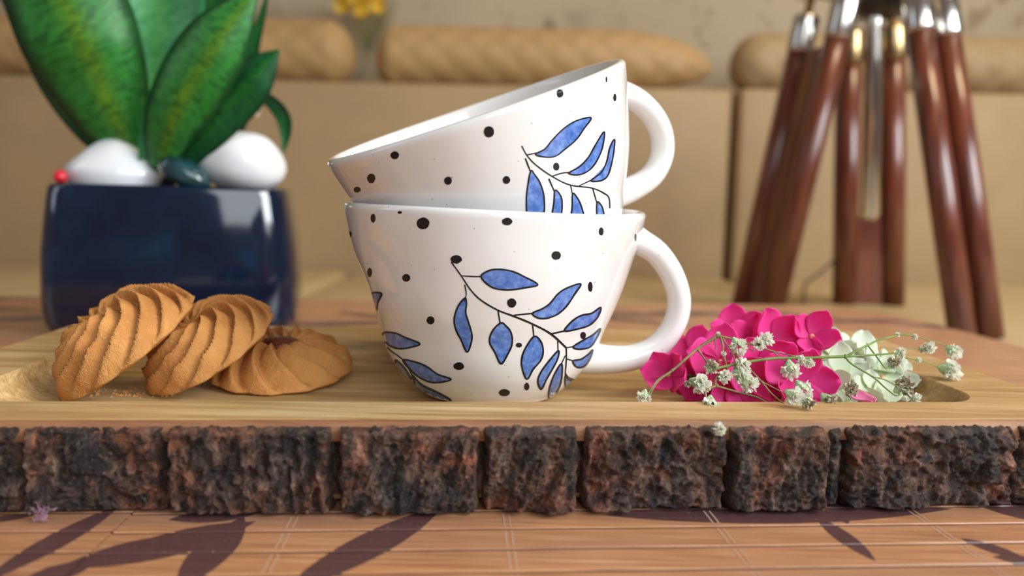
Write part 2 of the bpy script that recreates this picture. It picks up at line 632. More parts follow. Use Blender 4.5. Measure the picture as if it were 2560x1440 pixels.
# footed vase with yellow flowers on the sofa back
vx = PY(915, 150, 1.585)
vase_base = V((vx.x, 1.585, TOP))
vase = thing('footed_vase', 'grey footed vase of yellow flowers between the two bolster cushions', 'vase', (vx.x, 1.597, -0.05))
pr = [(0.0, -0.05), (0.03, -0.05), (0.03, 0.10), (0.024, 0.22), (0.024, TOP + 0.0), (0.023, TOP + 0.035), (0.024, TOP + 0.075), (0.036, TOP + 0.11), (0.052, TOP + 0.15), (0.062, TOP + 0.20), (0.058, TOP + 0.20), (0.030, TOP + 0.11), (0.0, TOP + 0.09)]
vs, fs = lathe(pr, 40)
MB().add([p + V((vx.x, 1.597, 0)) for p in vs], fs).build('vase_body', M_vase, vase)
for k in range(16):
    c = PY(random.uniform(850, 950), random.uniform(-35, 34), 1.515 + random.uniform(-.01, .01))
    b = MB()
    for j in range(7):
        a = j * 0.9 + k
        d = V((math.cos(a), random.uniform(-.6, -.1), math.sin(a)))
        e = V((-math.sin(a), 0, math.cos(a)))
        L = 0.022
        b.add([c, c + d * L * .5 + e * L * .3, c + d * L, c + d * L * .5 - e * L * .3], [(0, 1, 2, 3)])
    b.build('flower', M_yellow, vase)
b = MB()
for k in range(5):
    p0 = V((vx.x, 1.595, TOP + .1))
    b.add(*tube([p0, (p0 + PY(860 + 40 * k, -20, 1.57)) / 2 + V((0, 0, .01)), PY(850 + 25 * k, -50, 1.53)], 0.0012, 6))
b.build('stalk', M_stem, vase)

# ------------------------------------------------------------------ coffee table with bamboo slats
YAW_T = math.radians(4.0)
table = thing('coffee_table', 'brown coffee table topped with printed bamboo slats under the board', 'table', (0, 0.3, -0.45))
ct, st_ = math.cos(YAW_T), math.sin(YAW_T)
T0 = V((0, 0.30, 0))


def tl(x, y, z=0.0):
    return V((T0.x + x * ct - y * st_, T0.y + x * st_ + y * ct, z))


def tinv(p):
    dx, dy = p.x - T0.x, p.y - T0.y
    return (dx * ct + dy * st_, -dx * st_ + dy * ct)


back_y = tinv(PZ(1500, 757, 0))[1]
corner = tinv(PZ(2120, 757, 0))
rside = tinv(PZ(2560, 868, 0))


def right_limit(y):
    # the rounded right end of the table: follows the photographed edge
    k = (y - rside[1]) / (back_y - rside[1])
    if k <= 0:
        return rside[0] + 0.045 * min(1, -k * 0.6)
    k = min(1, k)
    return rside[0] - (rside[0] - corner[0]) * (1 - math.sqrt(max(0, 1 - k ** 1.6))) - 0.05 * k ** 6


SLW = 0.0112
y = -0.34
jx = None
while y < back_y:
    y1 = min(y + SLW, back_y)
    xr0, xr1 = right_limit(y), right_limit(y1)
    # joint at the left: slats left of it sit half a millimetre apart and slightly shifted
    j = tinv(PZ(322, 1290, 0))[0]
    for (a0, a1, b, sh) in ((-0.62, j - 0.0003, False, 0.0012), (j + 0.0003, None, True, 0.0)):
        g = 0.00045
        z1 = 0.0
        e = 0.00025
        ya, yb = y + sh + g, y1 + sh - g
        xa, xb0, xb1 = a0, (xr0 if b else a1), (xr1 if b else a1)
        ring = []
        prof = [(ya, -0.004), (ya, z1 - e), (ya + e, z1), (yb - e, z1), (yb, z1 - e), (yb, -0.004)]
        v0 = [tl(xa, p[0], p[1]) for p in prof]
        v1 = [tl(xb0 + (xb1 - xb0) * (k > 2), p[0], p[1]) for k, p in enumerate(prof)]
        n = len(prof)
        fs = [(k, k + n, k + 1 + n, k + 1) for k in range(n - 1)] + [tuple(range(n)), tuple(range(2 * n - 1, n - 1, -1))]
        fs = [q[::-1] for q in fs]
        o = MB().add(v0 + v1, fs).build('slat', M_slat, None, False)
        o.parent = table
        o.matrix_parent_inverse = Matrix.Translation(-table.location)
        o.data.materials.append(M_table)     # slat sides coloured dark, standing in for shade in the gaps
        for q in (0, n - 2):
            o.data.polygons[q].material_index = 1
    y += SLW
# top panel under the slats with the same outline, legs
out = [(-0.62, -0.34)]
ys = np.linspace(-0.34, back_y, 40)
outline = [tl(-0.62, -0.34)] + [tl(right_limit(v) - 0.001, v) for v in ys] + [tl(-0.62, back_y)]
n = len(outline)
vs = [p + V((0, 0, -0.0035)) for p in outline] + [p + V((0, 0, -0.026)) for p in outline]
fs = [tuple(range(n)), tuple(range(2 * n - 1, n - 1, -1))] + [(k, k + n, (k + 1) % n + n, (k + 1) % n) for k in range(n)]
MB().add(vs, fs).build('table_top', M_table, table, False)
for lx, ly in ((-0.56, -0.28), (0.22, -0.28), (-0.56, back_y - 0.06), (0.20, back_y - 0.06)):
    p = tl(lx, ly)
    MB().add(*rbox(p.x - .022, p.x + .022, p.y - .022, p.y + .022, -0.45, -0.026, 0.003)).build('leg', M_table, table, False)
for px_, py_ in ((738, 1292), (1268, 1310), (1768, 1280), (2275, 1275)):
    x0 = tinv(PZ(px_, py_, 0))[0]
    b = MB()
    for dx in (-0.0008, 0.0008):
        yy = -0.34
        while yy < back_y - 0.002:
            y2 = min(yy + SLW, back_y)
            if x0 < right_limit(y2) - .003:
                q = [(yy + 0.0012, 0.0), (y2 - 0.0012, 0.0)]
                vs = []
                for (ty, tz) in q:
                    for ddx in (-0.00022, 0.00022):
                        vs.append(tl(x0 + dx + ddx, ty, tz + 0.00008))
                b.add(vs, [(0, 1, 3, 2)])
            yy += SLW
    b.build('binding_thread', M_thread, table, False)

# ------------------------------------------------------------------ serving board
YAW_B = math.radians(4.0)
BZ = 0.025
B0 = PZ(1280, 1050, BZ)
cb, sb = math.cos(YAW_B), math.sin(YAW_B)


def bw(x, y, z=0.0):
    return V((B0.x + x * cb - y * sb, B0.y + x * sb + y * cb, z))


def bl(p):
    dx, dy = p.x - B0.x, p.y - B0.y
    return (dx * cb + dy * sb, -dx * sb + dy * cb)


def front_x(px, py, depth=-0.003):
    """board-local x where the sight line meets the board's front plane"""
    d = ray(px, py)
    o = bw(0, depth)
    n = V((-sb, cb, 0))
    return bl(CAM + d * ((o - CAM).dot(n) / d.dot(n)))[0]


def L(px, py, z=BZ):
    return bl(PZ(px, py, z))


in_f = L(1280, 1003)[1]
in_r = L(2440, 993)[0]
in_l = L(0, 941)[0]
in_b = L(1000, 853)[1]
bd_r = L(2560, 966)[0]
bd_l = L(0, 868)[0]
bd_b = L(1700, 822)[1]
FLOOR_Z = 0.0150


def rrect(x0, x1, y0, y1, r, n=10):
    pts = []
    for cx, cy, a0 in ((x1 - r, y0 + r, -90), (x1 - r, y1 - r, 0), (x0 + r, y1 - r, 90), (x0 + r, y0 + r, 180)):
        for k in range(n):
            a = math.radians(a0 + 90 * k / (n - 1))
            pts.append((cx + r * math.cos(a), cy + r * math.sin(a)))
    return pts


board = thing('serving_board', 'long live edge wooden serving board with a shallow recess, under the cups', 'board', bw(0, bd_b / 2, 0))
loops = []
f0 = 0.0
NB = 14
loops.append((rrect(bd_l + .002, bd_r - .002, f0 + .002, bd_b - .002, 0.004, NB), 0.002))
loops.append((rrect(bd_l, bd_r, f0, bd_b, 0.004, NB), 0.004))
loops.append((rrect(bd_l, bd_r, f0, bd_b, 0.004, NB), BZ - 0.0012))
loops.append((rrect(bd_l + .0012, bd_r - .0012, f0 + .0012, bd_b - .0012, 0.004, NB), BZ))
ri = 0.014
loops.append((rrect(in_l - .0006, in_r + .0006, in_f - .0006, in_b + .0006, ri, NB), BZ))
loops.append((rrect(in_l, in_r, in_f, in_b, ri, NB), BZ - 0.0008))
H = BZ - FLOOR_Z
for k in range(1, 7):
    a = k / 6 * math.pi / 2
    ins = 0.0155 * (1 - math.cos(a))
    dz = 0.0008 + (H - 0.0008) * math.sin(a)
    loops.append((rrect(in_l + ins, in_r - ins, in_f + ins * .4, in_b - ins * .6, max(.004, ri - ins * .5), NB), BZ - dz))
vs = []
for lp, z in loops:
    vs += [bw(x, y, z) for x, y in lp]
n = 4 * NB
fs = []
for i in range(len(loops) - 1):
    for k in range(n):
        fs.append((i * n + k, i * n + (k + 1) % n, (i + 1) * n + (k + 1) % n, (i + 1) * n + k))
fs.append(tuple((len(loops) - 1) * n + k for k in range(n)))
fs.append(tuple(range(n - 1, -1, -1)))
o = MB().add(vs, fs).build('board_body', M_board, board)
o.data.polygons[len(fs) - 1].use_smooth = False
for p in o.data.polygons:
    if p.index < n * 4:
        p.use_smooth = False
o.data.materials.append(M_bark)
for p in o.data.polygons:   # the front face below the top edge takes bark colour, darkening the block joints
    if n * 1 <= p.index < n * 2:
        c = bl(p.center + board.location)
        if c[1] < 0.001:
            p.material_index = 1
# small reddish ledge strip between wood top and bark: (slightly proud of the body)
x0, x1 = bd_l + .004, bd_r - .004
m_ = 160
vs = []
for i in range(m_ + 1):
    x = x0 + (x1 - x0) * i / m_
    j = noise.noise(V((x * 60, 0, 3))) * 0.0006
    z0 = BZ - 0.0002
    z1 = BZ - 0.0052
    vs += [bw(x, 0.0008, BZ - 0.0001), bw(x, -0.0006 + j * .3, BZ - 0.0007), bw(x, -0.0022 + j, z1), bw(x, 0.001, z1 - 0.0005)]
MB().add(vs, grid_faces(m_ + 1, 4)).build('under_bark_layer', M_cambium, board)

# bark blocks along the front: (left px, right px, top px, bottom px, style)
BARK = [(-330, 44, 1052, 1276, 'fine'), (52, 408, 1055, 1283, 'flat'), (419, 831, 1062, 1285, 'ropy'), (848, 1199, 1068, 1282, 'strips'),
        (1210, 1443, 1070, 1286, 'strips'), (1458, 1812, 1072, 1278, 'rocky'), (1822, 2062, 1074, 1276, 'strips'), (2068, 2108, 1078, 1262, 'fine'),
        (2112, 2534, 1066, 1266, 'rocky'), (2546, 2980, 1060, 1255, 'flat')]


def bark_depth(x, z, seed, style):
    """outward relief in metres"""
    s = seed * 17.3
    q = V((x * 1000, z * 1000, s))  # millimetres
    lo = noise.noise(V((q.x * .05, q.y * .05, s)))
    if style == 'ropy':
        rid = 1 - abs(noise.noise(V((q.x * .26 + q.y * .03, q.y * .07, s))))
        mid = noise.fractal(V((q.x * .35, q.y * .22, s)), 1.0, 2.0, 4)
        d = .0010 * lo + .0016 * rid + .0011 * mid
    elif style == 'strips':
        u = q.x * .8 - q.y * .35
        w_ = q.x * .35 + q.y * .8
        rid = 1 - abs(noise.noise(V((u * .20, w_ * .035, s))))
        mid = noise.ridged_multi_fractal(V((u * .25, w_ * .09, s)), 1.0, 2.0, 4, 1.0, 2.0)
        d = .0010 * lo + .0013 * rid + .0011 * mid + .0004 * noise.noise(q * 1.1)
    elif style == 'rocky':
        c = noise.ridged_multi_fractal(V((q.x * .09, q.y * .11, s)), 0.9, 2.0, 5, 1.0, 2.0)
        mid = noise.fractal(q * .25, 0.9, 2.0, 4)
        d = .0020 * lo + .0011 * c + .0012 * mid
    elif style == 'fine':
        mid = noise.fractal(q * .35, 0.9, 2.0, 4)
        d = .0008 * lo + .0008 * mid
    else:
        mid = noise.fractal(V((q.x * .12, q.y * .12, s)), 0.8, 2.0, 5)
        c = noise.noise(V((q.x * .07 + 9, q.y * .07, s)))
        d = .0010 * lo + .0011 * mid + (.0009 if c > .12 else 0)
    d += .0005 * noise.noise(V((q.x * .7, q.y * .6, s + 4)))
    return 1.7 * d + .0003 * noise.fractal(q * 1.6, .8, 2.0, 2)


for bi, (pa, pb, pt, pbm, style) in enumerate(BARK):
    xa, xb = max(bd_l + .002, front_x(pa, 1160)), min(bd_r - .002, front_x(pb, 1160))
    mid_w = bw((xa + xb) / 2, -.004)
    zt = min(BZ - 0.0014, PY(min(2500, max(50, (pa + pb) / 2)), pt, mid_w.y).z)
    zb = 0.0004
    nx, nz = max(16, int((xb - xa) * 2700)), 88
    vs = []
    for i in range(nx + 1):
        u = i / nx
        for j in range(nz + 1):
            v = j / nz
            x = xa + (xb - xa) * u
            z = zb + (zt - zb) * v
            ed = min(u * (xb - xa), (1 - u) * (xb - xa)) / .0013
            ez = min(v * (zt - zb), (1 - v) * (zt - zb)) / .0010
            k = min(1, ed) ** .55 * min(1, ez) ** .5 if ed > 0 and ez > 0 else 0
            dep = (.0030 + bark_depth(x, z, bi + 1, style)) * k
            xx = x + .0009 * noise.noise(V((z * 380, bi * 3.1, u * 2))) * (1 if 0.03 > min(u, 1 - u) else .3)
            zz = z + (.0007 * noise.noise(V((x * 320, bi, 5))) + .0005 * noise.noise(V((x * 900, bi, 8)))) * v
            zz = min(max(zz, 0.0004), BZ - 0.0003)
            vs.append(bw(xx, -dep + (0.0005 if k == 0 else 0), zz))
    fs = [q[::-1] for q in grid_faces(nx + 1, nz + 1)]
    fs = grid_faces(nx + 1, nz + 1)
    pc = MB().add(vs, fs).build('bark_piece', M_bark, board)
    if bi == 4:
        for rx, ry, rr in ((1336, 1149, .00105), (1326, 1236, .0012)):
            c = bw(front_x(rx, ry, -.006), -.0062, PY(rx, ry, bw(0, -.006).y).z)
            vv, ff = lathe([(0.0001, rr * .75), (rr * .5, rr * .65), (rr * .85, rr * .4), (rr, 0), (rr * .95, -rr)], 16)
            R = Matrix.Rotation(math.radians(90), 4, 'X')
            o = new_obj('resin_drop', [c + (R @ p) for p in vv], ff, M_greygloss, pc)

# a tuft of lint caught on the bark
b = MB()
for k in range(26):
    c0 = V((front_x(random.gauss(108, 11), 1268, -.006), 0, 0))
    x, z = c0.x, random.uniform(.0008, .0045)
    pts = []
    for j in range(6):
        pts.append(bw(x, -.0066 - random.uniform(0, .0012), max(.0004, z)))
        x += random.uniform(-.0009, .0009)
        z += random.uniform(-.0009, .0009)
    b.add(*tube([V(p) for p in catmull([tuple(p) for p in pts], 14)], .00006, 4))
o = b.build('lint_tuft', plain('pink_lint', (.42, .24, .33), .9), None, True, bw(front_x(108, 1268, -.006), -.0066, .002))
o['kind'] = 'stuff'
tag(o, 'small tuft of pinkish lint caught at the foot of the bark edge', 'lint')

# ------------------------------------------------------------------ cups
CD = 0.268
RIM_R = 0.0535
HC = 0.0655
PROF = [(0.0, .45), (.02, .49), (.05, .535), (.09, .585), (.14, .64), (.20, .69), (.28, .735), (.38, .775), (.50, .838), (.62, .890), (.75, .935), (.88, .970), (1.0, 1.0)]


def prof_r(v):
    for (a, ra), (b, rb) in zip(PROF, PROF[1:]):
        if v <= b:
            t_ = (v - a) / (b - a)
            return ra + (rb - ra) * t_
    return 1.0


def cup_r(v, th, seed):
    r = np.mean([prof_r(max(0, min(1, v + d))) for d in (-.03, 0, .03)]) * RIM_R
    d = 0.0
    for k, (amp, ft, fv) in enumerate(((.012, 1.4, 2.2), (.010, 2.3, 3.5))):
        d += amp * noise.noise(V((math.cos(th) * ft, math.sin(th) * ft, v * fv + seed * 7 + k * 3)))
    # thumb dents pressed into the wall
    for dth, dv, dr, da in ((-2.95, .56, .34, -.050), (-2.35, .78, .30, -.018), (-2.45, .30, .34, -.022), (-0.5, .72, .40, -.012), (1.4, .5, .4, -.03), (-1.9, .50, .30, .010)):
        a = (th - dth + math.pi) % (2 * math.pi) - math.pi
        d += da * math.exp(-(a / dr) ** 2 - ((v - dv) / .16) ** 2)
    return r * (1 + d * min(1, v * 4))


def make_cup(label, mw, handle_az, seed):
    cup = thing('teacup', label, 'cup', mw @ V((0, 0, 0)), 'white hand painted cups')
    nth, nv = 160, 56
    wavy = 1.0 if seed < 2 else 0.35
    th_wall = 0.0031
    rows = []
    outer = []
    for i in range(nv + 1):
        v = i / nv
        v = v ** 1.15
        outer.append(v)
    vs = []
    # underside centre ring to foot
    rings = [('f', 0.001), ('f', .30), ('f', .40)]
    prof = []
    for j in range(nth):
        th = 2 * math.pi * j / nth
        col = [(RIM_R * .02, .0012), (RIM_R * .33, .0012), (RIM_R * .36, 0.0), (RIM_R * .395, 0.0)]
        for v in outer:
            zz = HC * v
            if v > .6:
                zz += HC * (v - .6) / .4 * (.010 * math.sin(2 * th + 1.0) + .005 * math.sin(3 * th)) * wavy
            col.append((cup_r(v, th, seed), zz + (0.0004 if v == 0 else 0)))
        rt, zt = col[-1]
        col += [(rt - .0005, zt + .0009), (rt - .0016, zt + .0013), (rt - .0027, zt + .0009)]
        for v in outer[::-1][1:]:
            if v * HC < .0045:
                continue
            zz = HC * v
            if v > .6:
                zz += HC * (v - .6) / .4 * (.010 * math.sin(2 * th + 1.0) + .005 * math.sin(3 * th)) * wavy
            col.append((cup_r(v, th, seed) - th_wall, zz))
        col.append((RIM_R * .25, .0042))
        col.append((.0002, .0040))
        prof.append(col)
    m = len(prof[0])
    for j in range(nth):
        th = 2 * math.pi * j / nth
        for r, z in prof[j]:
            vs.append(mw @ V((r * math.cos(th), r * math.sin(th), z)))
    fs = grid_faces(nth, m, True, False)
    body = MB().add(vs, fs).build('cup_body', M_glaze, cup)
    bvh = BVHTree.FromPolygons([tuple(v) for v in vs], fs)
    # handle, in cup coordinates (radial distance, height)
    hp = [(.0497, .0573), (.0512, .0570), (.0535, .0560), (.0600, .0520), (.0660, .0440), (.0690, .0345), (.0672, .0250), (.0610, .0170), (.0520, .0130), (.0420, .0122), (.0335, .0130)]
    if seed > 2:
        hp = [(.0497, .0565), (.0512, .0562), (.0555, .0545), (.0615, .0498), (.0662, .0425), (.0678, .0345), (.0655, .0268), (.0590, .0212), (.0500, .0195), (.0430, .0199), (.0380, .0208)]
    pts = catmull(hp, 44)
    rad = []
    hv = []
    ca, sa = math.cos(handle_az), math.sin(handle_az)
    for k, p in enumerate(pts):
        hv.append(mw @ V((p[0] * ca, p[0] * sa, p[1])))
        s = k / 44
        rad.append(.0049 + .0016 * (abs(2 * s - 1) ** 3) - .0006 * math.sin(math.pi * s))
    side = (mw.to_3x3() @ V((-sa, ca, 0)))
    hvs, hfs = tube(hv, [r * 1.25 for r in rad], 24, True, .80, side)
    # keep the handle roots outside of the hollow
    MB().add(hvs, hfs).build('handle', M_glaze, cup)
    return cup, bvh, mw


cc = PY(1226, 760, CD)
low_mw = Matrix.Translation(V((cc.x, CD, FLOOR_Z + .0005))) @ Matrix.Rotation(math.radians(0), 4, 'Z')
low_mw = low_mw @ Matrix.Rotation(math.radians(0.9), 4, 'Y')
cup1, bvh1, _ = make_cup('lower white handmade cup with blue leaf branch and black dots, standing on the board', low_mw, math.radians(2), 1.0)

rc = PY(1187, 281, CD - .002)
b_ = math.radians(9.6)
a_ = math.radians(18.4)
upv = V((-math.sin(a_) * math.cos(b_), -math.sin(b_), math.cos(a_) * math.cos(b_)))
# roll of the camera: image tilt measured against the picture, so turn it back
upv = (Matrix.Rotation(-ROLL, 3, 'Y') @ upv).normalized()
xax = (V((1, 0, 0)) - upv * upv.x).normalized()
yax = upv.cross(xax)
K2 = 1.025
base = rc - upv * HC * K2
xax, yax, upv = xax * K2, yax * K2, upv * K2
up_mw = Matrix(((xax.x, yax.x, upv.x, base.x), (xax.y, yax.y, upv.y, base.y), (xax.z, yax.z, upv.z, base.z), (0, 0, 0, 1)))
cup2, bvh2, _ = make_cup('upper white handmade cup, tilted, nested inside the lower cup', up_mw, math.radians(22), 4.0)


def hit(bvh, px, py):
    d = ray(px, py)
    p, nrm, idx, dist = bvh.ray_cast(CAM, d, 2.0)
    if p is None:
        return None, None
    if nrm.dot(d) > 0:
        nrm = -nrm
    return p, nrm


class Print:
    def __init__(s, bvh):
        s.bvh, s.v, s.f, s.n = bvh, [], [], []

    def pt(s, px, py, h):
        p, n = hit(s.bvh, px, py)
        if p is None:
            return None
        s.v.append(p + n * h)
        s.n.append(n)
        return len(s.v) - 1

    def poly(s, pts, h, n=56, smooth=True):
        P = catmull(pts, n, True) if smooth else [np.array(p, float) for p in pts]
        c = np.mean(P, axis=0)
        prev = None
        ci = s.pt(c[0], c[1], h)
        for k in (.25, .5, .75, 1.0):
            ring = [s.pt(*(c + (p - c) * k), h) for p in P]
            m = len(P)
            for i in range(m):
                j = (i + 1) % m
                q = (ci, ring[i], ring[j]) if prev is None else (prev[i], ring[i], ring[j], prev[j])
                if None not in q:
                    s.f.append(q)
            prev = ring

    def line(s, pts, w0, w1, h, n=None, closed=False):
        n = n or max(10, len(pts) * 8)
        P = catmull(pts, n, closed)
        m = len(P)
        prev = None
        first = None
        for i, p in enumerate(P):
            a = P[(i - 1) % m] if closed else P[max(0, i - 1)]
            b = P[(i + 1) % m] if closed else P[min(m - 1, i + 1)]
            t_ = b - a
            t_ = t_ / (np.linalg.norm(t_) + 1e-9)
            nn = np.array((-t_[1], t_[0]))
            w = (w0 + (w1 - w0) * i / m) * (1 + .22 * noise.noise(V((p[0] * .05, p[1] * .05, 1)))) / 2
            e = (s.pt(*(p + nn * w), h), s.pt(*(p - nn * w), h))
            if prev and None not in e and None not in prev:
                s.f.append((prev[0], prev[1], e[1], e[0]))
            if first is None:
                first = e
            prev = e
        if closed and None not in prev and None not in first:
            s.f.append((prev[0], prev[1], first[1], first[0]))

    def dot(s, cx, cy, rx, ry, h, rot=0.0):
        pts = []
        for k in range(14):
            a = 2 * math.pi * k / 14
            q = 1 + .09 * noise.noise(V((cx * .1, cy * .1, k * .8)))
            x, y = rx * q * math.cos(a), ry * q * math.sin(a)
            pts.append((cx + x * math.cos(rot) - y * math.sin(rot), cy + x * math.sin(rot) + y * math.cos(rot)))
        s.poly(pts, h, 28)

    def build(s, name, mat, parent):
        F = []
        for q in s.f:
            a, b, c = s.v[q[0]], s.v[q[1]], s.v[q[2]]
            F.append(q if (b - a).cross(c - a).dot(s.n[q[0]]) > 0 else q[::-1])
        o = new_obj(name, s.v, F, mat, parent)
        me = o.data
        me.normals_split_custom_set_from_vertices([tuple(n) for n in s.n])
        return o


def decorate(bvh, cup, ox, oy, sc, stems, leaves, dots, wl):
    line = Print(bvh)
    C = lambda p: (ox + p[0] / sc, oy + p[1] / sc)
    for lf in leaves:
        P = [C(p) for p in lf]
        fill, edge = Print(bvh), Print(bvh)
        fill.poly(P, .00006)
        edge.line(P, wl, wl, .00012, 60, True)
        lo = fill.build('painted_leaf', M_blue, cup)
        edge.build('leaf_outline', M_black, lo)
    for stt, w0, w1 in stems:
        line.line([C(p) for p in stt], w0, w1, .00010)
    line.build('painted_stem', M_black, cup)
    for d in dots:
        dot = Print(bvh)
        dot.dot(*C(d[:2]), d[2] / sc, d[3] / sc, .00010)
        dot.build('painted_dot', M_black, cup)


S4 = 2560 / 980
decorate(bvh1, cup1, 820, 490, S4,
         [([(805, 430), (870, 520), (930, 610), (1000, 680), (1110, 745), (1215, 785), (1335, 835), (1455, 900), (1555, 990)], 3.2, 5.2),
          ([(1555, 990), (1556, 1060), (1550, 1150), (1548, 1205)], 4, 2.5),
          ([(870, 520), (950, 525), (1005, 525)], 3, 3), ([(893, 578), (903, 640), (890, 690)], 3.4, 2.4), ([(1110, 745), (1125, 835)], 3.5, 3),
          ([(1335, 835), (1345, 920)], 3.5, 3), ([(1215, 778), (1290, 770), (1345, 765)], 3.5, 4), ([(1455, 900), (1545, 880)], 3.5, 4),
          ([(1500, 945), (1502, 1015)], 3, 2.4), ([(1555, 990), (1605, 982)], 3, 3), ([(1550, 1040), (1522, 1098)], 2.6, 2.6),
          ([(1555, 1062), (1602, 1076)], 3, 3), ([(1548, 1150), (1570, 1182), (1620, 1203)], 2.6, 2.6),
          ([(335, 920), (400, 1000), (490, 1070), (540, 1150), (572, 1230), (590, 1320)], 3, 3), ([(335, 915), (360, 905)], 4, 3)],
         [[(1000, 522), (1050, 487), (1115, 478), (1200, 490), (1280, 525), (1370, 578), (1290, 598), (1190, 612), (1100, 605), (1040, 575)],
          [(1335, 765), (1400, 735), (1450, 700), (1500, 640), (1560, 600), (1650, 573), (1610, 640), (1560, 715), (1500, 770), (1430, 797), (1370, 795)],
          [(895, 665), (850, 720), (825, 800), (835, 870), (870, 940), (908, 1018), (935, 960), (940, 900), (920, 830), (900, 760), (905, 700)],
          [(1128, 828), (1075, 880), (1055, 950), (1090, 1020), (1130, 1095), (1175, 1030), (1203, 960), (1195, 890), (1160, 845)],
          [(1348, 915), (1300, 975), (1270, 1040), (1265, 1110), (1298, 1195), (1340, 1130), (1390, 1070), (1405, 1010), (1390, 950)],
          [(1503, 1010), (1440, 1080), (1390, 1150), (1370, 1210), (1393, 1260), (1430, 1190), (1470, 1120), (1500, 1060)],
          [(1525, 1095), (1480, 1160), (1450, 1240), (1440, 1300), (1455, 1335), (1500, 1270), (1525, 1190)],
          [(1545, 880), (1590, 820), (1650, 780), (1720, 765), (1780, 727), (1760, 790), (1710, 840), (1640, 865)],
          [(1600, 985), (1650, 950), (1730, 905), (1778, 866), (1752, 930), (1710, 985), (1640, 1000)],
          [(1600, 1075), (1650, 1065), (1700, 1032), (1728, 1004), (1712, 1060), (1680, 1105), (1640, 1120), (1610, 1105)],
          [(1550, 1175), (1575, 1200), (1620, 1205), (1600, 1240), (1560, 1270), (1548, 1230)],
          [(350, 915), (375, 890), (440, 895), (510, 925), (600, 963), (550, 985), (480, 997), (420, 985), (370, 950)],
          [(490, 1072), (560, 1080), (640, 1110), (720, 1165), (805, 1195), (740, 1215), (670, 1215), (600, 1185), (545, 1140)],
          [(440, 1070), (490, 1110), (530, 1170), (560, 1250), (575, 1330), (530, 1280), (490, 1200), (460, 1130)],
          [(550, 1170), (610, 1230), (690, 1270), (760, 1305), (800, 1340), (680, 1345), (610, 1300), (570, 1230)],
          [(345, 935), (390, 1010), (430, 1090), (460, 1165), (420, 1110), (375, 1020)],
          [(283, 640), (350, 637), (325, 700), (312, 780), (298, 730)]],
         [(295, 145, 16, 28), (145, 250, 10, 20), (622, 178, 42, 38), (1170, 166, 34, 24), (470, 107, 14, 9), (838, 413, 37, 27), (1490, 388, 30, 28),
          (1783, 231, 15, 26), (273, 499, 15, 30), (512, 534, 26, 25), (670, 811, 26, 26), (1200, 698, 30, 30), (1712, 592, 15, 32), (1665, 910, 18, 24),
          (1247, 973, 20, 15), (854, 1110, 35, 25), (1152, 1283, 36, 23), (1298, 1243, 17, 25), (178, 470, 8, 12), (2008, 270, 6, 24)], 4.2)
decorate(bvh2, cup2, 780, 130, 2.56,
         [([(1342, 600), (1375, 660), (1430, 720), (1535, 795), (1650, 850), (1790, 870), (1870, 905), (1900, 935), (1905, 1000)], 3.0, 3.6),
          ([(1365, 680), (1400, 770)], 4, 3), ([(1375, 658), (1440, 645)], 3, 3), ([(1535, 795), (1600, 775), (1655, 770)], 3, 4),
          ([(1710, 855), (1790, 818)], 2.6, 2.6), ([(1515, 810), (1550, 890)], 4, 3), ([(1655, 855), (1666, 910)], 3, 2.6), ([(1795, 870), (1822, 965)], 3, 2.6)],
         [[(1430, 655), (1490, 620), (1540, 560), (1610, 490), (1690, 440), (1785, 420), (1740, 490), (1690, 560), (1620, 620), (1560, 665), (1500, 672)],
          [(1640, 775), (1710, 735), (1770, 670), (1810, 600), (1868, 510), (1860, 600), (1830, 680), (1780, 750), (1710, 785)],
          [(1785, 822), (1850, 770), (1885, 700), (1905, 610), (1935, 560), (1930, 640), (1910, 740), (1885, 800), (1840, 825)],
          [(1400, 760), (1380, 860), (1372, 950), (1385, 1050), (1475, 1050), (1485, 930), (1460, 840), (1425, 785)],
          [(1555, 885), (1548, 960), (1540, 1050), (1590, 1050), (1600, 960), (1585, 910)],
          [(1668, 905), (1665, 980), (1665, 1055), (1735, 1055), (1720, 980), (1695, 930)],
          [(1825, 960), (1825, 1050), (1865, 1050), (1855, 990)]],
         [(1133, 510, 33, 36), (530, 660, 27, 25), (380, 808, 26, 31), (871, 823, 25, 26), (1244, 818, 24, 25), (1586, 266, 22, 26), (1937, 291, 9, 24),
          (1563, 733, 19, 25), (1883, 175, 4, 18), (290, 880, 22, 18), (900, 1003, 15, 8)], 3.6)

# ------------------------------------------------------------------ cookies


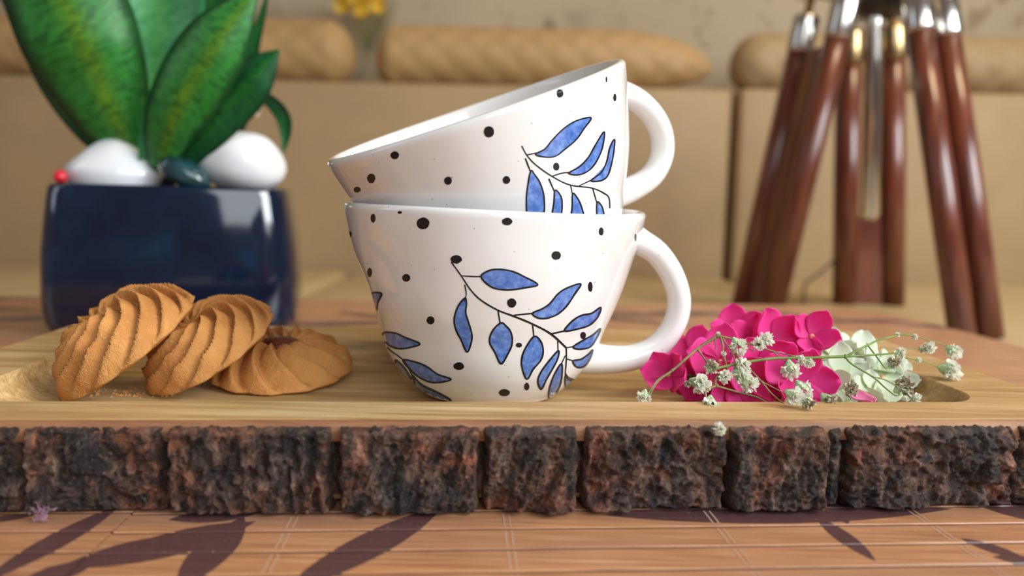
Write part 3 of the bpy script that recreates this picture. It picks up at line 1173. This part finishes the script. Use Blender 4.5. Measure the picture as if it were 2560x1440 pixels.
def make_cookie(name, label, center, normal, spin, R, H, N, twist, dip, seed, squash=1.0, filling=True):
    nr, nt = 46, 220
    z_ = V(normal).normalized()
    x_ = (V((1, 0, 0)) - z_ * z_.x).normalized()
    y_ = z_.cross(x_)
    mw = Matrix(((x_.x, y_.x, z_.x, center[0]), (x_.y, y_.y, z_.y, center[1]), (x_.z, y_.z, z_.z, center[2]), (0, 0, 0, 1)))
    ck = thing(name, label, 'cookie', V(center), 'swirled butter cookies')
    vs = []
    for i in range(nr + 1):
        q = i / nr
        for j in range(nt):
            th = 2 * math.pi * j / nt
            ph = N * (th + spin) + N * twist * (.5 * (1 - q) + .5 * (1 - q ** 2.2) ** .8)
            saw = (ph / (2 * math.pi)) % 1.0
            saw = saw if twist > 0 else 1 - saw
            ridge = (saw / .72) if saw < .72 else (1 - (saw - .72) / .28)
            ridge = ridge ** .75
            ridge += .15 * noise.noise(V((math.cos(th) * 3, math.sin(th) * 3, seed + q * 4)))
            amp = min(1, max(0, (q - .16) / .25))
            rr = R * q * (1 + .05 * (ridge - .5) * (q ** 3)) * (1 + .03 * noise.noise(V((math.cos(th) * 1.5, math.sin(th) * 1.5, seed))))
            h = H * (1 - q ** 2.2) ** .8 if q < 1 else 0
            h += H * .46 * (ridge - .6) * amp * min(1, (1 - q) / .10)
            h -= dip * H * math.exp(-(q / .24) ** 2)
            h += .00022 * noise.fractal(V((rr * math.cos(th) * 900, rr * math.sin(th) * 900, seed)), .8, 2, 3)
            vs.append(mw @ V((rr * math.cos(th) * squash, rr * math.sin(th), max(h, 0) + .0012)))
    fs = [q[::-1] for q in grid_faces(nr + 1, nt, False, True)]
    # underside
    nb = len(vs)
    for q in (1.0, .96, .5, .01):
        for j in range(nt):
            th = 2 * math.pi * j / nt
            ph = N * (th + spin)
            saw = (ph / (2 * math.pi)) % 1.0
            ridge = ((saw / .72) if saw < .72 else (1 - (saw - .72) / .28)) ** .75
            rr = R * q * (1 + .05 * (ridge - .5) * (q ** 3)) * (1 + .03 * noise.noise(V((math.cos(th) * 1.5, math.sin(th) * 1.5, seed))))
            vs.append(mw @ V((rr * math.cos(th) * squash, rr * math.sin(th), 0.0 if q < 1 else .0008)))
    fs += [tuple(i + nb for i in q[::-1]) for q in grid_faces(4, nt, False, True)]
    for j in range(nt):
        k = (j + 1) % nt
        fs.append((nr * nt + k, nr * nt + j, nb + j, nb + k)[::-1])
    low = min(v.z for v in vs)
    lift = V((0, 0, FLOOR_Z + .0002 - low))
    vs = [v + lift for v in vs]
    mw = Matrix.Translation(lift) @ mw
    MB().add(vs, fs).build('cookie_body', M_cookie, ck)
    if filling:
        b = MB()
        pv = []
        for i in range(9):
            ph = math.pi * (i / 8 - .5)
            for j in range(18):
                th = 2 * math.pi * j / 18
                s = 1 + .12 * noise.noise(V((math.cos(th) * 2, math.sin(th) * 2, i + seed)))
                pv.append(mw @ V((.0078 * math.cos(ph) * math.cos(th) * s, .0055 * math.cos(ph) * math.sin(th) * s, H * (1 - dip) + .0040 + .0030 * math.sin(ph))))
        b.add(pv, grid_faces(9, 18, False, True))
        b.build('almond_centre', M_jam, ck)
    return ck


c3 = PY(710, 962, .280)
make_cookie('butter_cookie', 'flat lying swirled cookie with a brown almond centre, nearest the cups', (c3.x, .2775, FLOOR_Z + .0016), (.02, -.13, 1), .3, .0262, .0128, 13, .9, .50, 2.0)
c2 = PY(534, 893, .266)
make_cookie('butter_cookie', 'swirled cookie leaning on the almond centred cookie, middle of the three', (c2.x, .265, c2.z), (-.42, -.34, .84), 1.1, .0250, .0142, 12, -1.9, .22, 5.0, 1.0, False)
c1 = PY(334, 895, .257)
make_cookie('butter_cookie', 'pale swirled cookie leaning steeply on the middle cookie, farthest from the cups', (c1.x, .2555, c1.z), (-.52, -.32, .79), .2, .0265, .0158, 13, -1.9, .15, 9.0, 1.0, False)
b = MB()
for k in range(70):
    px_ = random.gauss(330, 60)
    p = PZ(max(225, px_), random.uniform(978, 998), FLOOR_Z)
    p.y += random.uniform(0, .006)
    r = random.uniform(.0002, .0007)
    vv = [p + V((random.uniform(-1, 1), random.uniform(-1, 1), 0)) * r for _ in range(3)]
    top = p + V((0, 0, r * 1.3))
    vv = [p + V((r, 0, 0)), p + V((-r * .6, r * .8, 0)), p + V((-r * .5, -r * .9, 0)), top, p + V((r * .4, r * .3, r))]
    b.add(vv, [(0, 1, 4), (1, 2, 3), (2, 0, 3), (0, 4, 3), (4, 1, 3), (0, 2, 1)])
o = b.build('cookie_crumbs', M_cookie, None, False, PZ(320, 992, FLOOR_Z))
o['kind'] = 'stuff'
tag(o, 'loose pale crumbs on the board in front of the leaning cookies', 'crumbs')

# ------------------------------------------------------------------ planter
PYF = .430
YAW_P = math.radians(13)
pl, prr = PY(66, 780, PYF - .014), PY(742, 770, PYF + .016)
pw = (prr - pl).length / 2 * 1.0
fcx = (prr.x + pl.x) / 2
ptop = PY(420, 464, PYF).z
pd = .055
pcx, pcy = fcx - pd * math.sin(YAW_P), PYF + pd * math.cos(YAW_P)
planter = thing('potted_snake_plant', 'dark blue glazed square pot with a broad leaved snake plant, behind the cookies', 'plant', (pcx, pcy, 0))


def sq_ring(hw, hd, z, n=96, e=5.0):
    r = []
    for k in range(n):
        a = 2 * math.pi * k / n
        c, s = math.cos(a), math.sin(a)
        q = (abs(c) ** e + abs(s) ** e) ** (-1 / e)
        x, y = hw * q * c, hd * q * s
        r.append(V((pcx + x * math.cos(YAW_P) - y * math.sin(YAW_P), pcy + x * math.sin(YAW_P) + y * math.cos(YAW_P), z)))
    return r


rings = [(.90, .0004), (.955, .002), (.985, .008), (1.0, .018), (.998, .032), (.985, .050), (.955, .070), (.930, ptop - .006), (.920, ptop - .002), (.905, ptop), (.885, ptop - .0015), (.875, ptop - .006), (.87, ptop - .03)]
vs = []
for k, z in rings:
    vs += sq_ring(pw * k, pd * k, z)
n = 96
fs = []
for i in range(len(rings) - 1):
    for k in range(n):
        fs.append((i * n + k, i * n + (k + 1) % n, (i + 1) * n + (k + 1) % n, (i + 1) * n + k))
fs.append(tuple(range(n - 1, -1, -1)))
MB().add(vs, fs).build('pot', M_pot, planter)
SOIL_Z = ptop - .012
vs = [V((pcx, pcy, SOIL_Z + .002))] + sq_ring(pw * .86, pd * .86, SOIL_Z)
MB().add(vs, [(0, 1 + k, 1 + (k + 1) % n) for k in range(n)]).build('soil', M_soil, planter)

ML = [leaf_material('snake_leaf_bright', (0.010, 0.080, 0.018), (0.045, 0.29, 0.045), (0.13, 0.30, 0.02)),
      leaf_material('snake_leaf_dark', (0.006, 0.05, 0.020), (0.012, 0.13, 0.030), (0.03, 0.20, 0.03)),
      leaf_material('snake_leaf_pale', (0.05, 0.29, 0.10), (0.14, 0.47, 0.20), (0.14, 0.44, 0.12))]


def blade(pts, hw, mat, camber=.25, twist=0.0, th=.0014, name='leaf', parent=None):
    """pts (px, py, depth); hw half widths in px; camber pushes the middle away from the viewer"""
    n, m = 30, 10
    cs = catmull([list(p) + [h] for p, h in zip(pts, hw)], n)
    top, uv = [], []
    for i, c in enumerate(cs):
        a, d = cs[max(0, i - 1)], cs[min(n, i + 1)]
        t_ = np.array((d[0] - a[0], d[1] - a[1]))
        t_ /= np.linalg.norm(t_) + 1e-9
        nx, ny = -t_[1], t_[0]
        tw = twist * (i / n)
        for j in range(m + 1):
            u = j / m * 2 - 1
            h = max(c[3], .6)
            wx = c[0] + nx * u * h * math.cos(tw)
            wy = c[1] + ny * u * h * math.cos(tw)
            hm = h * c[2] / F_PX
            wave = .025 * hm * math.sin(i * .55 + u * 2)
            Y = c[2] + camber * hm * (1 - u * u) + u * hm * math.sin(tw) + wave
            top.append(PY(wx, wy, Y))
            uv.append((j / m, i / n))
    k = len(top)
    back = []
    for idx, p in enumerate(top):
        j = idx % (m + 1)
        e = 1 - abs(j / m * 2 - 1) ** 4
        back.append(p + V((0, th * (e + .15), 0)))
    fs = grid_faces(n + 1, m + 1)
    fs += [tuple(x + k for x in q[::-1]) for q in grid_faces(n + 1, m + 1)]
    W = m + 1
    for i in range(n):
        fs.append((i * W, i * W + k, (i + 1) * W + k, (i + 1) * W))
        fs.append((i * W + m, (i + 1) * W + m, (i + 1) * W + m + k, i * W + m + k))
    return MB().add(top + back, [q for q in fs], uv + uv).build(name, mat, parent)


Y0 = pcy
SP = [
    ([(330, 425, Y0 - .01), (292, 310, Y0 - .02), (245, 190, Y0 - .028), (190, 70, Y0 - .035), (120, -90, Y0 - .04)], [26, 86, 128, 150, 140], 0, -.40, 0.10),
    ([(315, 420, Y0), (225, 315, Y0 - .002), (140, 190, Y0 - .005), (80, 60, Y0 - .008), (10, -70, Y0 - .01)], [18, 44, 52, 46, 40], 1, .5, 0.25),
    ([(372, 420, Y0 + .02), (385, 240, Y0 + .012), (392, 90, Y0 + .005), (400, -90, Y0)], [36, 86, 112, 115], 2, .45, 0.0),
    ([(420, 420, Y0 + .04), (450, 250, Y0 + .035), (462, 100, Y0 + .03), (462, -80, Y0 + .03)], [30, 42, 40, 44], 2, .3, 0.0),
    ([(402, 420, Y0 - .03), (428, 310, Y0 - .04), (490, 190, Y0 - .048), (560, 80, Y0 - .050), (640, -30, Y0 - .05)], [30, 72, 92, 76, 8], 0, -.42, -.1),
    ([(430, 425, Y0 - .02), (510, 325, Y0 - .03), (605, 225, Y0 - .035), (655, 170, Y0 - .037), (697, 126, Y0 - .038)], [28, 60, 66, 44, 4], 1, -.35, -.2),
    ([(372, 425, Y0 - .03), (378, 330, Y0 - .034), (396, 250, Y0 - .035), (425, 175, Y0 - .035)], [26, 30, 22, 3], 2, .8, 0.0),
    ([(470, 420, Y0 + .05), (520, 110, Y0 + .05), (535, -80, Y0 + .05)], [34, 42, 36], 1, .3, 0.0),
    ([(470, 425, Y0 + .03), (590, 250, Y0 + .02), (640, 90, Y0 + .01), (672, -25, Y0)], [14, 24, 16, 3], 1, .3, 0.6),
    ([(560, 430, Y0 + .03), (610, 300, Y0 + .02), (655, 246, Y0 + .012), (700, 280, Y0), (714, 325, Y0 - .005), (708, 380, Y0 - .008)], [8, 12, 14, 19, 16, 3], 1, .6, 0.2),
]
for pts, hw, mi, cbr, tw in SP:
    blade(pts, hw, ML[mi], cbr, tw, parent=planter)
blade([(634, 262, Y0 + .006), (642, 275, Y0 + .004), (648, 292, Y0 + .004)], [7, 12, 3], M_dryleaf, .5, 0, name='dry_leaf_tip', parent=planter)


def pebble(name, label, c, rx, ry, rz, mat, rot=0.0, cat='pebble', seed=0, group=None, sharp=0.0):
    vs = []
    n, m = 24, 40
    R = Matrix.Rotation(rot, 3, 'Y')
    for i in range(n + 1):
        ph = math.pi * (i / n - .5)
        for j in range(m):
            th = 2 * math.pi * j / m
            d = V((math.cos(ph) * math.cos(th), math.cos(ph) * math.sin(th), math.sin(ph)))
            k = 1 + .07 * noise.noise(d * 1.3 + V((seed, 0, 0)))
            s = 1 - sharp * max(0, d.z)
            vs.append(V(c) + R @ V((d.x * rx * k * s, d.y * ry * k * s, d.z * rz * k)))
    o = new_obj(name, vs, grid_faces(n + 1, m, False, True), mat, None, True, V(c))
    return tag(o, label, cat, group)


yp = pcy - .022
p = PY(285, 428, yp)
pebble('pebble', 'white pointed egg shaped pebble, one of two, beside the red bead', p, .0285, .020, .0205, M_pebble, math.radians(4), seed=2, sharp=.42)
p = PY(606, 405, yp + .010)
pebble('pebble', 'large round white pebble in the pot, beside the dark green stone', p, .0268, .020, .0195, M_pebble, math.radians(10), seed=5)
p = PY(462, 433, yp - .011)
pebble('pebble', 'small glossy dark green pebble between the two white ones', p, .0170, .0105, .0085, M_greenstone, math.radians(27), seed=7)
p = PY(408, 430, yp + .026)  # grey body added in place of the green pebble's highlight
pebble('pebble', 'small dark grey shape behind the glossy green pebble, added for its highlight', p, .010, .010, .0115, M_greygloss, 0, seed=9)
p = PY(152, 442, yp - .018)
pebble('bead', 'tiny red bead on the pot rim side of the pointed white pebble', p, .0040, .0040, .0040, M_red, 0, 'bead', 3)

# ------------------------------------------------------------------ tripod lamp stand
lamp = thing('tripod_stand', 'reddish wooden tripod stand with nickel collars on the sofa behind the flowers', 'tripod', (PY(2180, 400, .88).x, .88, SEAT_Z))


def leg(rods, r, web, brass=False):
    segs = []
    lg = MB()
    ends = []
    for (tx, ty, tY), (bx, by, bY) in rods:
        a, c = PY(tx, ty, tY), PY(bx, by, bY)
        d = (c - a)
        e = a + d * ((SEAT_Z + .001 - a.z) / d.z)
        ends.append((a, e))
    (a0, e0), (a1, e1) = ends
    # sliding centre panel between the rods
    w0, w1 = web
    q0, q1 = a0 + (e0 - a0) * w0, a1 + (e1 - a1) * w0
    s0, s1 = a0 + (e0 - a0) * w1, a1 + (e1 - a1) * w1
    sh_ = V((0, .013 if not brass else .004, 0))
    q0, q1, s0, s1 = q0 + sh_, q1 + sh_, s0 + sh_, s1 + sh_
    nrm = ((q1 - q0).cross(s0 - q0)).normalized() * r * .45
    vs = [q0 + nrm, q1 + nrm, s1 + nrm, s0 + nrm, q0 - nrm, q1 - nrm, s1 - nrm, s0 - nrm]
    fs = [(0, 1, 2, 3), (7, 6, 5, 4), (0, 4, 5, 1), (1, 5, 6, 2), (2, 6, 7, 3), (3, 7, 4, 0)]
    body = MB().add(vs, fs).build('leg', M_mahog, lamp, False)
    for a, e in ends:
        MB().add(*tube([a, a + (e - a) * .5, e], [r, r, r * .95], 24)).build('rod', M_mahog, body)
        u = (a - e).normalized()
        hv, hf = tube([a - u * .001, a + u * .001, a + u * .004, a + u * .036, a + u * .040, a + u * .0402], [r * 1.02, r * 1.13, r * 1.15, r * 1.15, r * 1.05, r * .5], 24)
        MB().add(hv, hf).build('collar', M_brass if brass else M_chrome, body)
        hv, hf = tube([a + u * .040, a + u * .075, a + u * .078], [r * .35, r * .35, r * .2], 14)
        MB().add(hv, hf).build('hinge_pin', M_brass, body)


leg([((1998, 128, .905), (1857, 749, .93)), ((2094, 92, .835), (1939, 749, .87))], .0135, (.02, .99))
leg([((2299, 80, .79), (2402, 818, .725)), ((2368, 92, .805), (2478, 846, .745))], .0132, (.03, .99))
leg([((2122, 158, .965), (2110, 752, 1.0)), ((2230, 146, .965), (2232, 782, 1.0))], .0158, (.62, .99), True)
cr = MB()
a, c = PY(2186, 10, .87), PY(2172, 548, .87)
cr.add(*tube([a, a + (c - a) * .05, c + (a - c) * .01, c], [.0098, .0098, .0098, .008], 28)).build('centre_rod', M_chrome, lamp)
MB().add(*tube([c, c - V((0, 0, .0015))], [.0085, .007], 24)).build('rod_tip', M_brass, lamp)
hc = PY(2184, -8, .87)
vs, fs = lathe([(0.001, -.02), (.035, -.02), (.042, -.016), (.045, .0), (.042, .02), (.001, .022)], 40)
MB().add([v_ + hc for v_ in vs], fs).build('hub', M_blackmetal, lamp)
for tx, ty, tY in ((2050, -30, .87), (2320, -40, .80), (2176, 20, .95)):
    e = PY(tx, ty, tY)
    MB().add(*tube([hc + (e - hc) * .25, hc + (e - hc) * .6, e], [.012, .012, .012], 16, True, .6)).build('bracket', M_brass, lamp)
pts = [PY(2112, 610, 1.0), PY(2080, 655, 1.0), PY(2040, 690, 1.01), PY(2012, 712, 1.02), PY(2010, 760, 1.03)]
pts.append(V((pts[-1].x, 1.03, SEAT_Z + .002)))
MB().add(*tube([V(p) for p in catmull([tuple(p) for p in pts], 30)], .0016, 8)).build('cord', M_blackmetal, lamp)

# ------------------------------------------------------------------ fabric flowers


def petal_mesh():
    n, m = 10, 8
    vs, uv = [], []
    for i in range(n + 1):
        v = i / n
        w_ = .46 * math.sin(math.pi * min(1, v ** .8 * .94 + .03)) ** .75 * (.35 + .75 * v) * 1.25
        for j in range(m + 1):
            u = j / m * 2 - 1
            z = .16 * v * v - .16 * (1 - u * u) * math.sin(math.pi * v) * .8 + .05 * math.sin(u * 3 + v * 4) * v
            vs.append((v * (1 - .06 * u * u), u * w_, z))
            uv.append((j / m, v))
    return vs, grid_faces(n + 1, m + 1), uv


PV, PF, PUV = petal_mesh()
_pm = {}


def petal_obj(mat, mw, parent):
    """copies of one petal share mesh data; its matrix is kept in world space"""
    key = mat.name
    if key not in _pm:
        o = new_obj('petal', PV, PF, mat, None, True, None, PUV)
        _pm[key] = o
        md = o.modifiers.new('thickness', 'SOLIDIFY')
        md.thickness = .022
        md.offset = 0
    else:
        o = _pm[key].copy()
        COL.objects.link(o)
    o.parent = parent
    off = V((0, 0, 0))
    p = parent
    while p is not None:
        off += p.location
        p = p.parent
    o.matrix_parent_inverse = Matrix.Identity(4)
    o.matrix_local = Matrix.Translation(-off) @ mw
    return o


def blossom(root, px, py, Y, rpx, normal, npet, spin, mat, open_=.45, seed=0):
    c = PY(px, py, Y)
    Lp = rpx * Y / F_PX
    rr = random.Random(seed)
    z_ = V(normal).normalized()
    x_ = (V((1, 0, .2)) - z_ * z_.dot(V((1, 0, .2)))).normalized()
    y_ = z_.cross(x_)
    vs, fs = lathe([(.0001, .0012), (.0008, .001), (.0010, .0002), (.0006, -.0018), (.0001, -.002)], 10)
    R = Matrix((x_, y_, z_)).transposed()
    hub = MB().add([c + R @ p for p in vs], fs).build('blossom', M_stamen, root)
    for k in range(npet):
        a = spin + 2 * math.pi * k / npet + rr.uniform(-.15, .15)
        rad = x_ * math.cos(a) + y_ * math.sin(a)
        el = open_ + rr.uniform(-.3, .3)
        px_ = (rad * math.cos(el) + z_ * math.sin(el)).normalized()
        py_ = z_.cross(rad).normalized()
        pz_ = px_.cross(py_)
        s = Lp * rr.uniform(.85, 1.12)
        mw = Matrix(((px_.x * s, py_.x * s, pz_.x * s, c.x), (px_.y * s, py_.y * s, pz_.y * s, c.y), (px_.z * s, py_.z * s, pz_.z * s, c.z), (0, 0, 0, 1)))
        # keep every petal above the wood
        low = min((mw @ V(v)).z for v in PV)
        lowy = FLOOR_Z + .0004 if c.y > B0.y + in_f + .004 else BZ + .0003
        if low < lowy:
            mw = Matrix.Translation((0, 0, lowy - low)) @ mw
        petal_obj(mat, mw, hub)


pink = thing('pink_flower_spray', 'bright pink fabric flower spray lying on the board beside the cup handle', 'flower', PZ(1880, 1000, FLOOR_Z))
PB = [(2028, 842, .262, 80, (.05, -.85, .5), 4, .85, .45), (1838, 846, .278, 92, (-.2, -.7, .7), 5, .2, .4), (1945, 866, .262, 102, (.1, -.75, .6), 5, .9, .35),
      (1672, 938, .255, 84, (-.55, -.7, .35), 5, .4, .5), (1800, 905, .256, 105, (-.1, -.9, .35), 5, .1, .3), (1900, 935, .250, 108, (.1, -.9, .3), 5, .6, .3),
      (1990, 962, .244, 108, (.15, -.85, .3), 5, 1.1, .3), (1845, 975, .247, 100, (-.1, -.9, .2), 5, .8, .3), (2080, 925, .272, 80, (.3, -.8, .5), 5, .5, .4),
      (1735, 890, .272, 92, (-.3, -.7, .6), 5, 1.0, .4), (1760, 955, .262, 95, (-.2, -.8, .2), 5, .3, .4), (1890, 870, .272, 90, (0, -.7, .7), 5, .0, .4),
      (1965, 1000, .240, 62, (.3, -.7, .2), 4, .0, .5)]
for k, (a, b_, Y, r, nn, np_, sp, op) in enumerate(PB):
    blossom(pink, a, b_, Y, r, nn, np_, sp, M_pink, op, k)
c = PY(2128, 968, .2375)
dv = (PY(2182, 1020, .226) - c)
x_ = dv.normalized()
y_ = V((0, -.55, .85)).cross(x_).normalized()
z_ = x_.cross(y_)
s = dv.length
stub = MB().add(*tube([c, c + x_ * .001], .0006, 8)).build('blossom', M_stamen, pink)
petal_obj(M_palepink, Matrix(((x_.x * s, y_.x * s * .7, z_.x * s, c.x), (x_.y * s, y_.y * s * .7, z_.y * s, c.y), (x_.z * s, y_.z * s * .7, z_.z * s, c.z), (0, 0, 0, 1))), stub)
b = MB()
for (a, b_, Y, r, nn, *_r) in PB:
    p0 = PY(a, b_, Y)
    p1 = PY(1900, 950, .268)
    p1.z = max(p1.z, FLOOR_Z + .002)
    b.add(*tube([p0, (p0 + p1) / 2 + V((0, .004, -.001)), p1], .0007, 6))
b.build('stalk', M_stem, pink)

white = thing('white_flower_spray', 'greenish white fabric flower spray next to the pink flowers', 'flower', PZ(2140, 985, FLOOR_Z))
WB = [(2085, 893, .266, 78, (.1, -.45, .9), 5, .3, .25), (2165, 900, .270, 86, (.3, -.45, .9), 5, .0, .25), (2115, 948, .252, 92, (.1, -.7, .7), 5, .5, .25),
      (2205, 945, .262, 92, (.4, -.55, .8), 5, .9, .25), (2185, 982, .247, 78, (.4, -.6, .7), 5, .2, .2), (2070, 962, .247, 70, (-.2, -.8, .5), 4, .2, .3),
      (2240, 925, .268, 62, (.5, -.5, .8), 4, .4, .2)]
for k, (a, b_, Y, r, nn, np_, sp, op) in enumerate(WB):
    blossom(white, a, b_, Y, r, nn, np_, sp, M_whitepetal, op, 40 + k)
b = MB()
for (a, b_, Y, r, nn, *_r) in WB:
    p0 = PY(a, b_, Y)
    p1 = PY(2120, 950, .268)
    p1.z = max(p1.z, FLOOR_Z + .002)
    b.add(*tube([p0, (p0 + p1) / 2 + V((0, .004, -.001)), p1], .0007, 6))
b.build('stalk', M_stem, white)

# ------------------------------------------------------------------ gypsophila sprigs


def gY(px, py):
    if py <= 1000:
        y = .232 + (900 - py) * .00007
    else:
        y = .225 - (py - 1000) / 75 * .031
    return y + max(0, px - 2150) * .00011


def gyp_variant(seed, dry):
    rr = random.Random(seed)
    v, f = [], []
    for k in range(60):
        ph = math.acos(1 - 1.55 * rr.random())
        th = rr.uniform(0, 2 * math.pi)
        d = V((math.sin(ph) * math.cos(th), math.sin(ph) * math.sin(th), math.cos(ph)))
        e = d.cross(V((rr.uniform(-1, 1), rr.uniform(-1, 1), rr.uniform(-1, 1)))).normalized()
        g = d.cross(e)
        r0, r1 = rr.uniform(.25, .5), rr.uniform(.8, 1.1)
        w = rr.uniform(.16, .30)
        b = len(v)
        cu = g * rr.uniform(-.15, .15)
        v += [d * r0, d * (r0 + r1) * .5 + e * w + cu, d * r1 * .97 + e * w * .7, d * r1 * 1.06 + cu, d * r1 * .97 - e * w * .7, d * (r0 + r1) * .5 - e * w - cu]
        f.append((b, b + 1, b + 2, b + 3))
        f.append((b, b + 3, b + 4, b + 5))
    cv, cf = [], []
    for k in range(6):
        a = k * math.pi / 3
        rows = []
        for i in range(5):
            t_ = i / 4
            r = (.10 + .58 * math.sin(t_ * 1.7)) * 1.0
            z = -1.05 + 1.35 * t_
            w = .30 * math.sin(math.pi * min(1, t_ * .85 + .12))
            c_ = V((math.cos(a) * r, math.sin(a) * r, z))
            e = V((-math.sin(a), math.cos(a), 0)) * w
            b = len(cv)
            cv += [c_ - e, c_ * 1.06, c_ + e]
            rows.append(b)
        for r0, r1 in zip(rows, rows[1:]):
            cf += [(r0, r0 + 1, r1 + 1, r1), (r0 + 1, r0 + 2, r1 + 2, r1 + 1)]
    return v, f, cv, cf


GV = [gyp_variant(k, False) for k in range(4)]


def gyp_flower(root, px, py, rpx, direction, kind, k):
    Y = gY(px, py)
    c = PY(px, py, Y)
    r = rpx * Y / F_PX * 1.05
    z_ = V(direction).normalized()
    x_ = z_.orthogonal().normalized()
    x_ = Matrix.Rotation(k * 1.3, 3, z_) @ x_
    y_ = z_.cross(x_)
    R = Matrix((x_, y_, z_)).transposed()
    lim = BZ + .0002 if Y < B0.y + in_f and Y > B0.y - .001 else -1
    v, f, cv, cf = GV[k % 4]
    pts = [c + R @ V(p) * r for p in v] + []
    low = min(p.z for p in pts)
    sh = V((0, 0, max(0, lim - low)))
    fl = MB().add([p + sh for p in pts], f).build('flower_head', M_gypdry if kind == 'dry' else M_gyp, root, False)
    MB().add([c + sh + R @ V(p) * r for p in cv], cf).build('calyx', M_calyx, fl)
    return c + sh - z_ * r


def P4(p):
    return (1560 + p[0] / 4, 740 + p[1] / 4)


def P5(p):
    return (1960 + p[0] / 4, 740 + p[1] / 4)


def sprig(root, stems, flowers, T, mat):
    b = MB()
    for pts, w0, w1 in stems:
        q = [T(p) for p in pts]
        P = [PY(x, y, gY(x, y)) for x, y in q]
        n = 8 * len(P)
        cs = [V(c) for c in catmull([tuple(p) for p in P], n)]
        rad = [(w0 + (w1 - w0) * i / n) * .5 / 4 * .23 / F_PX for i in range(n + 1)]
        b.add(*tube(cs, rad, 8))
        # little swollen nodes
        for p, r in ((cs[0], rad[0]), (cs[-1], rad[-1])):
            b.add(*tube([p - V((.0004, 0, 0)), p, p + V((.0004, 0, 0))], [r * .8, r * 1.7, r * .8], 8))
    st = b.build('stem', mat, root)
    for k, (x, y, r, dx, dz, kind) in enumerate(flowers):
        a, c = T((x, y))
        gyp_flower(root, a, c, r / 4, (dx, -.35, dz), kind, k)


g1 = thing('babys_breath_sprig', 'dried white baby\'s breath sprig draped over the pink flowers and board edge', 'flower', PZ(1800, 1000, BZ))
sprig(g1, [([(930, 400), (730, 530), (490, 740), (340, 840), (240, 980)], 34, 18), ([(480, 745), (335, 860), (262, 985)], 24, 16),
           ([(960, 400), (985, 480), (1000, 600), (1040, 740)], 26, 14), ([(990, 430), (1080, 560), (1115, 690)], 18, 12),
           ([(950, 400), (1080, 430), (1200, 470), (1300, 490), (1450, 540), (1560, 570), (1750, 612)], 26, 12),
           ([(1190, 480), (1240, 515), (1290, 545)], 14, 12), ([(1120, 585), (1220, 690), (1370, 850), (1480, 980), (1630, 1105)], 22, 14),
           ([(1380, 855), (1580, 960), (1730, 1020)], 13, 10), ([(745, 545), (780, 590), (825, 660)], 26, 14),
           ([(930, 900), (1100, 950), (1320, 1010), (1450, 1075), (1600, 1112)], 22, 20), ([(930, 895), (850, 925), (815, 960), (825, 1040)], 28, 24),
           ([(915, 890), (920, 830), (960, 770), (1010, 740)], 24, 16), ([(880, 1180), (915, 1215), (985, 1300)], 22, 14),
           ([(1500, 560), (1550, 610), (1620, 660)], 14, 11), ([(900, 420), (860, 480)], 12, 8), ([(910, 430), (918, 525)], 16, 8)],
      [(195, 1010, 74, -.3, -.9, 'w'), (765, 880, 105, .9, -.3, 'w'), (872, 712, 78, .3, .6, 'dry'), (858, 1105, 108, -.1, -.5, 'w'), (1005, 805, 78, .7, .3, 'w'),
       (1180, 695, 84, .5, .3, 'w'), (1180, 800, 95, .6, -.3, 'w'), (1250, 880, 95, .6, -.7, 'w'), (1140, 505, 92, .4, -.8, 'w'), (1350, 480, 72, -.2, .2, 'w'),
       (1425, 435, 78, .8, .6, 'w'), (1665, 745, 100, .1, -.9, 'w'), (1790, 945, 105, .5, -.8, 'w'), (1700, 1135, 100, .7, -.4, 'w'), (1835, 1150, 72, .5, -.6, 'dry'),
       (955, 1332, 70, -.9, .1, 'w'), (1770, 640, 56, .6, -.4, 'w'), (1850, 670, 56, .8, -.4, 'w'), (640, 880, 40, -.9, .1, 'dry'), (995, 575, 28, .2, .3, 'w'), (940, 385, 30, .2, .8, 'w')], P4, M_stembrown)
g2 = thing('babys_breath_sprig', 'green stemmed baby\'s breath sprig reaching past the white fabric flowers', 'flower', PZ(2200, 990, BZ))
sprig(g2, [([(-680, 725), (-480, 680), (-340, 655), (-100, 625), (250, 618), (610, 605)], 30, 30), ([(610, 605), (840, 592), (1080, 575), (1180, 550), (1310, 522)], 26, 12),
           ([(620, 605), (730, 545), (840, 490), (950, 440), (1110, 400), (1160, 388), (1310, 402)], 28, 12), ([(840, 495), (920, 600), (1012, 718), (1050, 715)], 17, 14),
           ([(610, 605), (680, 680), (890, 810), (1010, 915), (1110, 992), (1155, 985)], 22, 14), ([(890, 808), (1010, 838), (1130, 905)], 13, 12),
           ([(1230, 622), (1380, 650), (1560, 718)], 12, 10), ([(1310, 402), (1460, 445), (1625, 495)], 11, 9), ([(515, 1078), (658, 1042), (655, 1005)], 14, 14), ([(1205, 975), (1262, 1005)], 12, 10), ([(1160, 388), (1280, 360), (1370, 338)], 8, 6)],
      [(1160, 570, 62, .4, .8, 'w'), (1100, 665, 62, .5, .8, 'dry'), (1390, 530, 44, .9, .2, 'dry'), (1455, 515, 64, .9, .2, 'w'), (1695, 555, 80, .8, -.5, 'w'), (1665, 745, 108, .8, -.2, 'w'),
       (1205, 905, 104, .7, .6, 'dry'), (1312, 1025, 62, .9, -.4, 'w'), (672, 935, 74, .4, .9, 'dry'), (440, 1050, 88, .6, -.7, 'dry'), (1135, 385, 26, .8, .2, 'w'), (1310, 408, 30, .9, 0, 'w'), (1345, 640, 30, .9, 0, 'w')], P5, M_stem)
